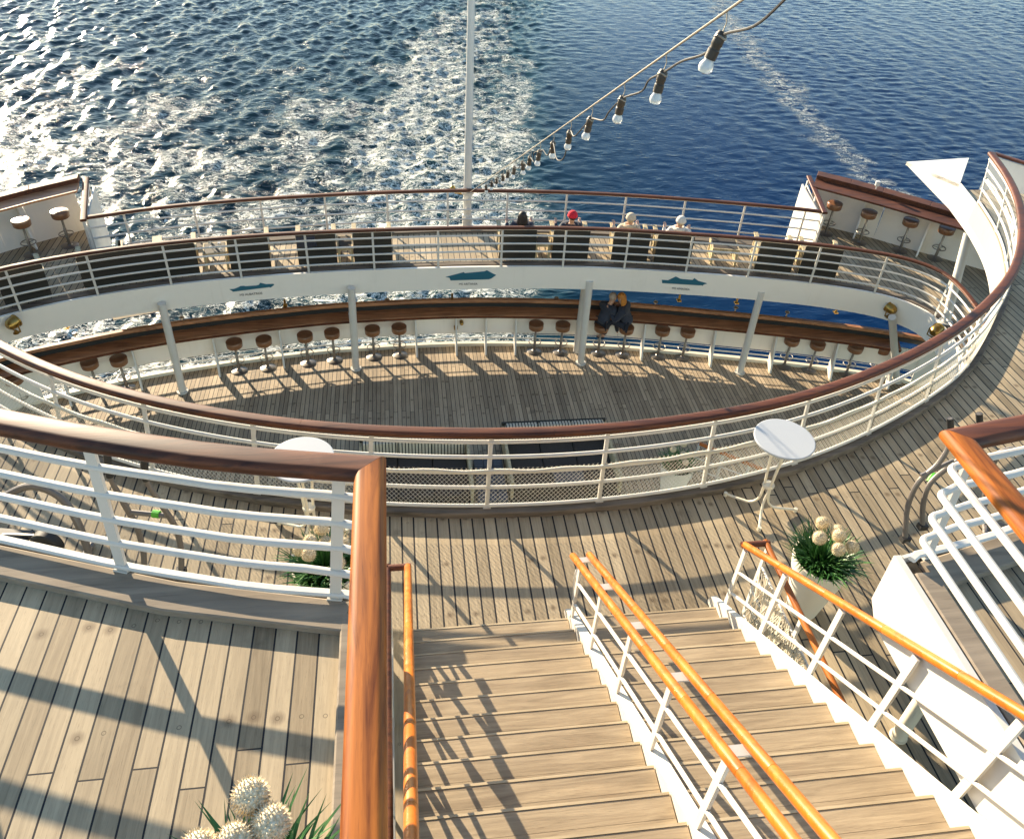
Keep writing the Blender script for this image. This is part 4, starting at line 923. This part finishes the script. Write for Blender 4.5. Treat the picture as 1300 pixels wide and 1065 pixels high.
# ================================================================ people
MAT['skin'] = plain('skin', (.52,.30,.20), .55, 0, .08, 20.)
MAT['hair_dark'] = plain('dark_hair', (.02,.013,.01), .6, 0, .4, 40.); MAT['hair_red'] = plain('red_hair', (.50,.20,.035), .5, 0, .35, 30.)
MAT['hair_grey'] = plain('grey_hair', (.40,.33,.27), .6, 0, .3, 40.); MAT['hair_blond'] = plain('blond_hair', (.55,.42,.24), .6, 0, .3, 40.)
MAT['redwool'] = plain('red_wool', (.55,.015,.03), .95, 0, .25, 50.); MAT['beige'] = plain('beige_wool', (.52,.42,.30), .95, 0, .35, 25.)
MAT['scarf'] = plain('pale_scarf', (.60,.55,.48), .9, 0, .3, 25.); MAT['coat'] = plain('blue_grey_coat', (.024,.032,.052), .8, 0, .3, 14., 0, .1)
MAT['denim'] = plain('dark_trousers', (.014,.018,.03), .85, 0, .3, 20.); MAT['shoe'] = plain('shoe', (.35,.33,.30), .6)
def skin(name, nodes, edges, mat, parent, sub=2, root=0):
    """one continuous surface grown round a jointed skeleton; nodes: [(x,y,z,r) or (x,y,z,rx,ry)]"""
    me = bpy.data.meshes.new(name); me.from_pydata([n[:3] for n in nodes], edges, [])
    o = bpy.data.objects.new(name, me); COL.objects.link(o)
    o.modifiers.new('skin', 'SKIN'); 
    if not me.skin_vertices: 
        bpy.context.view_layer.objects.active = o; me.update()
    for i, n in enumerate(nodes):
        sv = me.skin_vertices[0].data[i]; sv.radius = (n[3], n[4] if len(n) > 4 else n[3]); sv.use_root = (i == root)
    o.modifiers['skin'].use_smooth_shade = True
    s = o.modifiers.new('sub', 'SUBSURF'); s.levels = sub; s.render_levels = sub
    bpy.context.view_layer.update()
    m2 = bpy.data.meshes.new_from_object(o.evaluated_get(bpy.context.evaluated_depsgraph_get())); m2.name = name
    m2.materials.clear(); m2.materials.append(mat)
    for p in m2.polygons: p.use_smooth = True
    o.modifiers.clear(); o.data = m2; o.parent = parent; return o
def person(label, loc, yaw, seat, lean, hands, headyaw, hairm, coat, hat=None, long=False, foot=None, scarf=None, trous='denim', crossed=0., scale=1.):
    """a seated figure, local +Y is forward; seat = height of the seat"""
    t = thing('person', label, 'person', loc, yaw); hz = seat+.10
    V = Vector; pel = V((0,-.02,hz)); up = V((0, math.sin(lean), math.cos(lean)))
    sp1 = pel+up*.14; sp2 = pel+up*.29; ch = pel+up*.41; nk = pel+up*.505; hb = pel+up*.575+V((0,.015,0)); hd = pel+up*.635+V((0,.03,.0))
    sh = [ch+V((s*.185,0,-.0)) for s in (-1, 1)]
    el, ha = [], []
    for k, s in enumerate((-1, 1)):
        h = V(hands[k]); a = sh[k]; m = (a+h)/2; d = (h-a); L = min(d.length, .53); h = a+d.normalized()*L; m = (a+h)/2
        off = math.sqrt(max(.0, .28**2-(L/2)**2)); dn = V((s*.35,-.25,-1)); dn = (dn-d.normalized()*dn.dot(d.normalized())).normalized(); el.append(m+dn*off); ha.append(h)
    kn, an, to = [], [], []
    ft = foot or [(-.12,.38,.10),(.12,.38,.10)]
    for k, s in enumerate((-1, 1)):
        hip = pel+V((s*.10,.02,-.01)); f = V(ft[k]); kk = V((s*.13+crossed*-s*.10,.42,hz-.0)); 
        d = f-kk; 
        if d.length > .44: f = kk+d.normalized()*.44
        kn.append(kk); an.append(f); to.append(f+V((0,.15,-.045)))
    N = [(*pel,.13,.11),(*sp1,.125,.10),(*sp2,.14,.105),(*ch,.10,.08),(*nk,.05,.05),(*hb,.06,.065),(*hd,.075,.088),(*(hd+V((0,.0,.075))),.06,.075)]
    E = [(0,1),(1,2),(2,3),(3,4),(4,5),(5,6),(6,7)]
    N2 = list(N)
    def addn(v, *r): N2.append((*v, *r)); return len(N2)-1
    for k, s in enumerate((-1, 1)):
        i = addn(sh[k], .045); j = addn((sh[k]+el[k])/2, .052); e = addn(el[k], .042); w = addn(ha[k]-(ha[k]-el[k]).normalized()*.03, .027); E += [(3,i),(i,j),(j,e),(e,w)]
        d = (ha[k]-el[k]).normalized(); pm = ha[k]+d*.045; c = addn(pm, .034, .020); E.append((w,c)); side = d.cross(V((0,0,1))).normalized()
        for q, Lf in ((-1.5,.062),(-.5,.075),(.5,.078),(1.5,.066)):
            f1 = addn(pm+side*q*.017+d*(.03+Lf*.4), .009); f2 = addn(pm+side*q*.019+d*(.03+Lf*.85)+V((0,0,-.022)), .0075); E += [(c,f1),(f1,f2)]
        th = addn(pm-side*s*.035+d*.01+V((0,0,-.01)), .010); th2 = addn(pm-side*s*.048+d*.042+V((0,0,-.02)), .0085); E += [(c,th),(th,th2)]
        hp = addn(pel+V((s*.10,.06,-.01)), .085); md = addn((pel+V((s*.1,0,0))+kn[k])/2, .075); kk = addn(kn[k], .056); sh2 = addn((kn[k]+an[k])/2+V((0,-.015,0)), .048); aa = addn(an[k], .036); tt = addn(to[k], .034,.026); E += [(0,hp),(hp,md),(md,kk),(kk,sh2),(sh2,aa),(aa,tt)]
    t.scale = (scale,)*3
    body = skin('body', N2, E, MAT['skin'], t)
    # clothing follows the same skeleton, a little larger
    S = [(*(pel+V((0,0,-.03))),.165,.15),(*sp1,.165,.14),(*sp2,.18,.145),(*(ch+up*.01),.175,.135),(*(nk-up*.02),.09,.085)]; ES = [(0,1),(1,2),(2,3),(3,4)]
    for k in (0,1):
        i = len(S); wr = ha[k]-(ha[k]-el[k]).normalized()*.04
        S += [(*sh[k],.098),(*((sh[k]+el[k])/2),.075),(*el[k],.062),(*((el[k]+wr)/2),.054),(*wr,.043)]; ES += [(3,i),(i,i+1),(i+1,i+2),(i+2,i+3),(i+3,i+4)]
    skin('jacket', S, ES, MAT[coat], t)
    S = [(*(pel+V((0,0,-.02))),.145,.13)]; ES = []
    for k, s in ((0,-1),(1,1)):
        i = len(S); S += [(*(pel+V((s*.10,.07,-.01))),.10),(*((pel+V((s*.1,0,0))+kn[k])/2),.09),(*kn[k],.073),(*((kn[k]+an[k])/2+V((0,-.015,0))),.062),(*(an[k]+(kn[k]-an[k])*.08),.052)]; ES += [(0,i),(i,i+1),(i+1,i+2),(i+2,i+3),(i+3,i+4)]
    skin('trousers', S, ES, MAT[trous], t)
    for k in (0,1):
        skin('shoe', [(*(an[k]+V((0,-.03,-.035))),.043,.04),(*(an[k]+V((0,.06,-.05))),.045,.035),(*(an[k]+V((0,.17,-.06))),.042,.026)], [(0,1),(1,2)], MAT['shoe'] if coat == 'navy2' else MAT['denim'], t, 1)
    # face and hair turn with the head
    Hm = Matrix.Translation(hd+V((0,0,.045))) @ Matrix.Rotation(headyaw, 4, 'Z')
    P = lambda x, y, z: Hm @ V((x, y, z))
    b = MB()
    for s in (-1, 1): b.ball(P(s*.033,.083,.0), .0115, 8)
    b.build('eyes', MAT['ink'], t)
    b = MB(); b.ball(P(0,.098,-.028), .016, 8, (.8,1.1,1.2)); b.ball(P(0,.088,-.068), .014, 8, (1.7,.5,.4))
    for s in (-1, 1): b.ball(P(s*.088,0,-.01), .028, 8, (.35,.8,1.1))
    b.build('face', MAT['skin'], t)
    b = MB(); b.ball(Hm @ V((0,-.018,.028)), .102, 18, (.93,1.0,.95))
    if long:
        for i in range(14):
            a = R(200+i*(140/13)); p0 = P(.085*math.cos(a), .085*math.sin(a)-.01, .03); p1 = P(.10*math.cos(a), .10*math.sin(a)-.02, -.10); p2 = P(.095*math.cos(a), .10*math.sin(a)-.02, -.19)
            b.tube([p0, p1, p2], [.03,.03,.012], 7)
    b.build('hair', MAT[hairm], t, sharp=80)
    if hat:
        b = MB(); b.lathe([(.112,.0),(.118,.012),(.118,.035),(.11,.05),(.10,.09),(.07,.125),(.03,.14),(0,.143)], n=22, M=None)
        b.v = [tuple(Hm @ V((q[0], q[1]-.015, q[2]+.015))) for q in b.v]; b.build('hat', MAT[hat], t, sharp=80)
    if scarf:
        b = MB(); b.tube([nk+V((.10*math.cos(a), .09*math.sin(a)+.01, .01*math.sin(3*a))) for a in np.linspace(0,6.28,15)[:-1]], .045, 8, True); b.build('scarf', MAT[scarf], t)
    return t
pm = at(759,448,ZL); pw = at(790,450,ZL)
person('man in a blue-grey coat on a bar stool, facing the red-haired woman', pm+Vector((0,.0,0)), R(-58), .80, .42, [(-.02,.45,1.22),(.22,.45,1.20)], R(-12), 'hair_grey', 'coat', foot=[(-.02,.46,.42),(.12,.50,.36)], crossed=.6, scale=1.03)
person('red-haired woman in a navy jacket leaning on the bar counter', pw+Vector((.0,.0,0)), R(62), .78, .38, [(-.16,.42,1.22),(.10,.44,1.18)], R(8), 'hair_red', 'navy', long=True, foot=[(-.10,.50,.40),(.02,.54,.34)], crossed=.5, scale=1.08)
info = [(7,'dark-haired person in a dark jacket sitting in an armchair','hair_dark','navy',None,None,.10,0),(8,'person in a red beanie sitting low in an armchair','hair_dark','navy','redwool',None,0,R(8)),(9,'person with a beige patterned hat and shawl in an armchair','hair_blond','beige','beige','beige',-.06,R(-20)),(10,'blond person in a pale cap and scarf sitting in an armchair','hair_blond','scarf','scarf','scarf',.10,R(25))]
for k, lab, hair, coat, hat, sc_, dx, hy in info:
    c, tg, n = cpos[k]
    person(lab, c+tg*dx+n*.06, math.atan2(tg.y, tg.x)+R(random.uniform(-6,6)), .27, -.36, [(-.30,.22,.66),(.28,.24,.66)], hy, hair, coat, hat, k == 7, [(-.13,.55,.10),(.14,.52,.10)], sc_)
# ================================================================ the sea
def sea():
    # near water: a real wave surface; beyond it the same plane carries on
    xs = np.concatenate([np.arange(-62, 100, .2)]); ys = np.concatenate([np.arange(16, 60, .17), np.arange(60, 135, .24)])
    X, Y = np.meshgrid(xs, ys); Zv = np.zeros_like(X)
    cw = 3+.12*(Y-50)+.001*(Y-50)**2; hw = 7.6; wake = np.clip(1.25-np.abs(X-cw)/hw, 0, 1)
    left = 1/(1+np.exp((X-cw-2)/2.5)); right = 1-left
    slick = np.exp(-((X-cw-15)/7.)**2)
    def waves(n, lmin, lmax, dirm, spread, steep, seed):
        g = np.random.default_rng(seed); Z = np.zeros_like(X)
        for i in range(n):
            lam = lmin*(lmax/lmin)**((i+g.random())/n); th = dirm+g.normal()*spread; k = 2*math.pi/lam
            ph = k*(X*math.cos(th)+Y*math.sin(th))+g.random()*6.28; a = steep*lam/(2*math.pi)
            sgn = np.sin(ph+.35*np.sin(ph)); Z += a*sgn
        return Z
    main = waves(48, .6, 4.2, R(-4), .40, .058, 3); chop = waves(48, .5, 2.4, 0, 3.0, .056, 5); rip = waves(34, .48, 1.8, R(82), .5, .040, 9)
    env = .75+.35*np.sin(X*.11+Y*.07+1)*np.sin(Y*.09-X*.05)
    Zv = main*(.75*left+.16*right*(1-.6*slick))+chop*(wake*.75+.40*left+.06*right)+rip*(.60*right*(1-.5*slick)+.45*left)*env
    edge = np.minimum.reduce([np.clip((X-xs[0])/6, 0, 1), np.clip((xs[-1]-X)/6, 0, 1), np.clip((Y-ys[0])/4, 0, 1), np.clip((ys[-1]-Y)/8, 0, 1)]); Zv *= edge
    ny, nx = X.shape; co = np.stack([X, Y, Zv], -1).reshape(-1, 3)
    idx = np.arange(nx*ny).reshape(ny, nx); q = np.stack([idx[:-1,:-1], idx[:-1,1:], idx[1:,1:], idx[1:,:-1]], -1).reshape(-1, 4)
    # surround
    o = len(co); x0, x1, y0, y1 = xs[0], xs[-1], ys[0], ys[-1]; F = 9000
    ring = [(x0,y0,0),(x1,y0,0),(x1,y1,0),(x0,y1,0),(-F,-F,0),(F,-F,0),(F,F,0),(-F,F,0)]
    co = np.concatenate([co, np.array(ring, float)]); q = np.concatenate([q, np.array([[o,o+4,o+5,o+1],[o+1,o+5,o+6,o+2],[o+2,o+6,o+7,o+3],[o+3,o+7,o+4,o]])[:, ::-1]])
    me = bpy.data.meshes.new('sea'); me.vertices.add(len(co)); me.vertices.foreach_set('co', co.ravel()); me.loops.add(q.size); me.loops.foreach_set('vertex_index', q.ravel().astype(np.int32))
    me.polygons.add(len(q)); me.polygons.foreach_set('loop_start', np.arange(0, q.size, 4, dtype=np.int32)); me.polygons.foreach_set('loop_total', np.full(len(q), 4, np.int32)); me.polygons.foreach_set('use_smooth', np.ones(len(q), bool)); me.update(calc_edges=True)
    ob = bpy.data.objects.new('sea', me); ob.location = (0,0,ZS); COL.objects.link(ob); tag(ob, kind='structure'); me.materials.append(seamat()); return ob
def seamat():
    t = NT('sea_water'); co = t.coord(); x, y, z = t.xyz(co); dy = t.m('SUBTRACT', y, 50.)
    cwk = t.m('ADD', t.m('ADD', 3., t.m('MULTIPLY', dy, .12)), t.m('MULTIPLY', t.m('MULTIPLY', dy, dy), .001)); off = t.m('SUBTRACT', x, cwk)
    wob = t.m('MULTIPLY', t.m('SUBTRACT', t.noise(co, .16, 3), .5), 7.); offw = t.m('ADD', off, wob)
    inw = t.m('SUBTRACT', 1., t.ss(t.m('ABSOLUTE', offw), 4.5, 8.2)); leftm = t.m('SUBTRACT', 1., t.ss(offw, -3., 5.)); near = t.m('SUBTRACT', 1., t.ss(y, 40., 110.))
    # lacy foam: ridged lines in two scales, drawn out and curled by the wake, over a fine froth
    nz = t.noise(co, .40, 4, .6, 0, 'Color'); sc = t.vm('MULTIPLY', t.vm('SUBTRACT', nz, (.5,.5,.5)), (4.5,3.0,0)); W = t.vm('ADD', co, sc); W = t.vm('MULTIPLY', W, (1.05,1.9,1.))
    big = t.noise(co, .20, 4, .6); med = t.noise(W, 1.0, 6, .7); fin = t.noise(W, 5., 4, .7); fin2 = t.noise(co, 11., 3, .7)
    def lines(vec, s, w): return t.m('SUBTRACT', 1., t.ss(t.m('ABSOLUTE', t.m('SUBTRACT', t.noise(vec, s, 5, .62, .6), .5)), 0., w))
    lace = t.m('MAXIMUM', lines(W, .34, .026), t.m('MULTIPLY', lines(W, .9, .034), .95)); lace = t.m('MAXIMUM', lace, t.m('MULTIPLY', lines(W, 2.1, .045), .8))
    lace = t.m('MULTIPLY', lace, t.ss(fin2, .26, .46))
    dens = t.m('ADD', t.m('MULTIPLY', inw, t.m('ADD', .25, t.m('MULTIPLY', near, .40))), t.m('MULTIPLY', leftm, t.m('ADD', .17, t.m('MULTIPLY', near, .32))))  # lace left of the wake is foam plus painted sun glitter
    patch = t.ss(t.m('ADD', t.m('ADD', t.m('MULTIPLY', big, .55), t.m('MULTIPLY', med, .5)), t.m('MULTIPLY', dens, .42)), .60, .84)
    foam = t.m('MULTIPLY', t.m('MULTIPLY', lace, patch), t.m('MINIMUM', t.m('MULTIPLY', dens, 2.4), 1.)); foam = t.ss(foam, .18, .62)
    sol = t.m('MULTIPLY', t.m('MULTIPLY', t.ss(t.m('ADD', t.m('ADD', med, t.m('MULTIPLY', big, .45)), t.m('MULTIPLY', dens, .16)), .97, 1.10), t.ss(fin2, .34, .58)), t.m('MULTIPLY', inw, near)); foam = t.m('MAXIMUM', foam, sol)
    # thin broken line of foam to starboard
    sx = t.m('ADD', 35.2, t.m('MULTIPLY', t.m('POWER', t.m('MAXIMUM', t.m('SUBTRACT', y, 58.), 0.), 1.35), .029)); so = t.m('ABSOLUTE', t.m('ADD', t.m('SUBTRACT', x, sx), t.m('MULTIPLY', t.m('SUBTRACT', t.noise(co, .25, 3), .5), 7.)))
    sw = t.m('SUBTRACT', 1., t.ss(so, .1, 1.9)); sf = t.m('MULTIPLY', t.m('MULTIPLY', sw, t.ss(med, .46, .56)), t.ss(fin, .43, .56)); foam = t.m('MAXIMUM', foam, sf)
    spots = t.m('MULTIPLY', t.m('MULTIPLY', t.ss(fin, .70, .76), t.ss(t.noise(co, .35, 3), .56, .68)), .55); foam = t.m('MAXIMUM', foam, spots)
    foam = t.m('MINIMUM', foam, 1.)
    deep = t.mix(t.ss(off, -2., 22.), (.004,.022,.027), (.001,.017,.060)); aer = t.mix(t.m('MULTIPLY', inw, t.m('MULTIPLY', big, .75)), deep, (.022,.075,.075))
    col = t.mix(foam, aer, (.66,.66,.58))
    rp = t.n('ShaderNodeVectorRotate', rotation_type='Z_AXIS'); t.l(co, rp.inputs['Vector']); rp.inputs['Angle'].default_value = 0.
    st_ = t.vm('MULTIPLY', rp.outputs[0], (.9,2.1,1.)); b1 = t.m('MULTIPLY', t.noise(st_, 1.3, 5, .62, .5, kind='RIDGED_MULTIFRACTAL'), .55); b2 = t.noise(st_, 5.5, 4, .6, .3)
    hgt = t.m('ADD', t.m('MULTIPLY', b1, t.m('ADD', .07, t.m('MULTIPLY', t.m('MAXIMUM', leftm, inw), .14))), t.m('MULTIPLY', b2, .016)); hgt = t.m('ADD', t.m('ADD', hgt, t.m('MULTIPLY', t.noise(st_, 15., 3, .6), .004)), t.m('MULTIPLY', foam, .05)); hgt = t.m('ADD', hgt, t.m('MULTIPLY', t.m('MULTIPLY', inw, fin), .03))
    bm_ = t.n('ShaderNodeBump'); bm_.inputs['Strength'].default_value = .75; bm_.inputs['Distance'].default_value = 1.; t.l(hgt, bm_.inputs['Height']); t.l(bm_.outputs[0], t.p.inputs['Normal'])
    return t.set(Base_Color=col, Roughness=t.mr(foam, 0., 1., .09, .7), IOR=1.33, Specular_IOR_Level=.13)
WDIR = 128
sea()
# ================================================================ sky, sun, camera
EL, AZ = R(SUN_EL), R(30)                               # sun 30 degrees to port of dead astern
w = bpy.data.worlds.new('World'); SC.world = w; w.use_nodes = True; nt = w.node_tree; bg = nt.nodes['Background']; sky = nt.nodes.new('ShaderNodeTexSky')
sky.sky_type = 'NISHITA'; sky.sun_disc = False; sky.sun_elevation = EL; sky.sun_rotation = -AZ; sky.altitude = 30; sky.air_density = .85; sky.dust_density = .1; sky.ozone_density = 2.5
wb = nt.nodes.new('ShaderNodeMix'); wb.data_type = 'RGBA'; wb.blend_type = 'MULTIPLY'; wb.inputs[0].default_value = 1; wb.inputs[7].default_value = (1.12,1.0,.84,1); nt.links.new(sky.outputs[0], wb.inputs[6]); nt.links.new(wb.outputs[2], bg.inputs[0]); bg.inputs[1].default_value = SKY
sd = bpy.data.lights.new('sun', 'SUN'); sd.energy = SUN; sd.angle = R(.5); sd.color = (1., .83, .60); so = bpy.data.objects.new('sun', sd); COL.objects.link(so)
dirv = Vector((-math.sin(AZ)*math.cos(EL), math.cos(AZ)*math.cos(EL), math.sin(EL))); so.rotation_euler = dirv.to_track_quat('Z', 'Y').to_euler(); so.location = dirv*60
cd = bpy.data.cameras.new('camera'); cam = bpy.data.objects.new('camera', cd); COL.objects.link(cam); SC.camera = cam
cd.sensor_width = 36; cd.lens = FPX/1300*36; cd.shift_y = -45.5/1300; cd.clip_end = 20000; cd.clip_start = .05
cr_v, cu_v, cf_v = (Vector([float(c) for c in RM[:,i]]) for i in range(3))
cam.matrix_world = Matrix(((cr_v.x, cu_v.x, -cf_v.x, 0), (cr_v.y, cu_v.y, -cf_v.y, 0), (cr_v.z, cu_v.z, -cf_v.z, 0), (0,0,0,1)))
SC.view_settings.view_transform = 'Standard'; SC.view_settings.look = 'None'; SC.view_settings.exposure = EXPO; SC.view_settings.gamma = 1
SC.cycles.max_bounces = 8; SC.cycles.sample_clamp_indirect = 6; SC.cycles.sample_clamp_direct = 0; SC.cycles.caustics_reflective = False; SC.cycles.caustics_refractive = False; SC.cycles.use_denoising = True
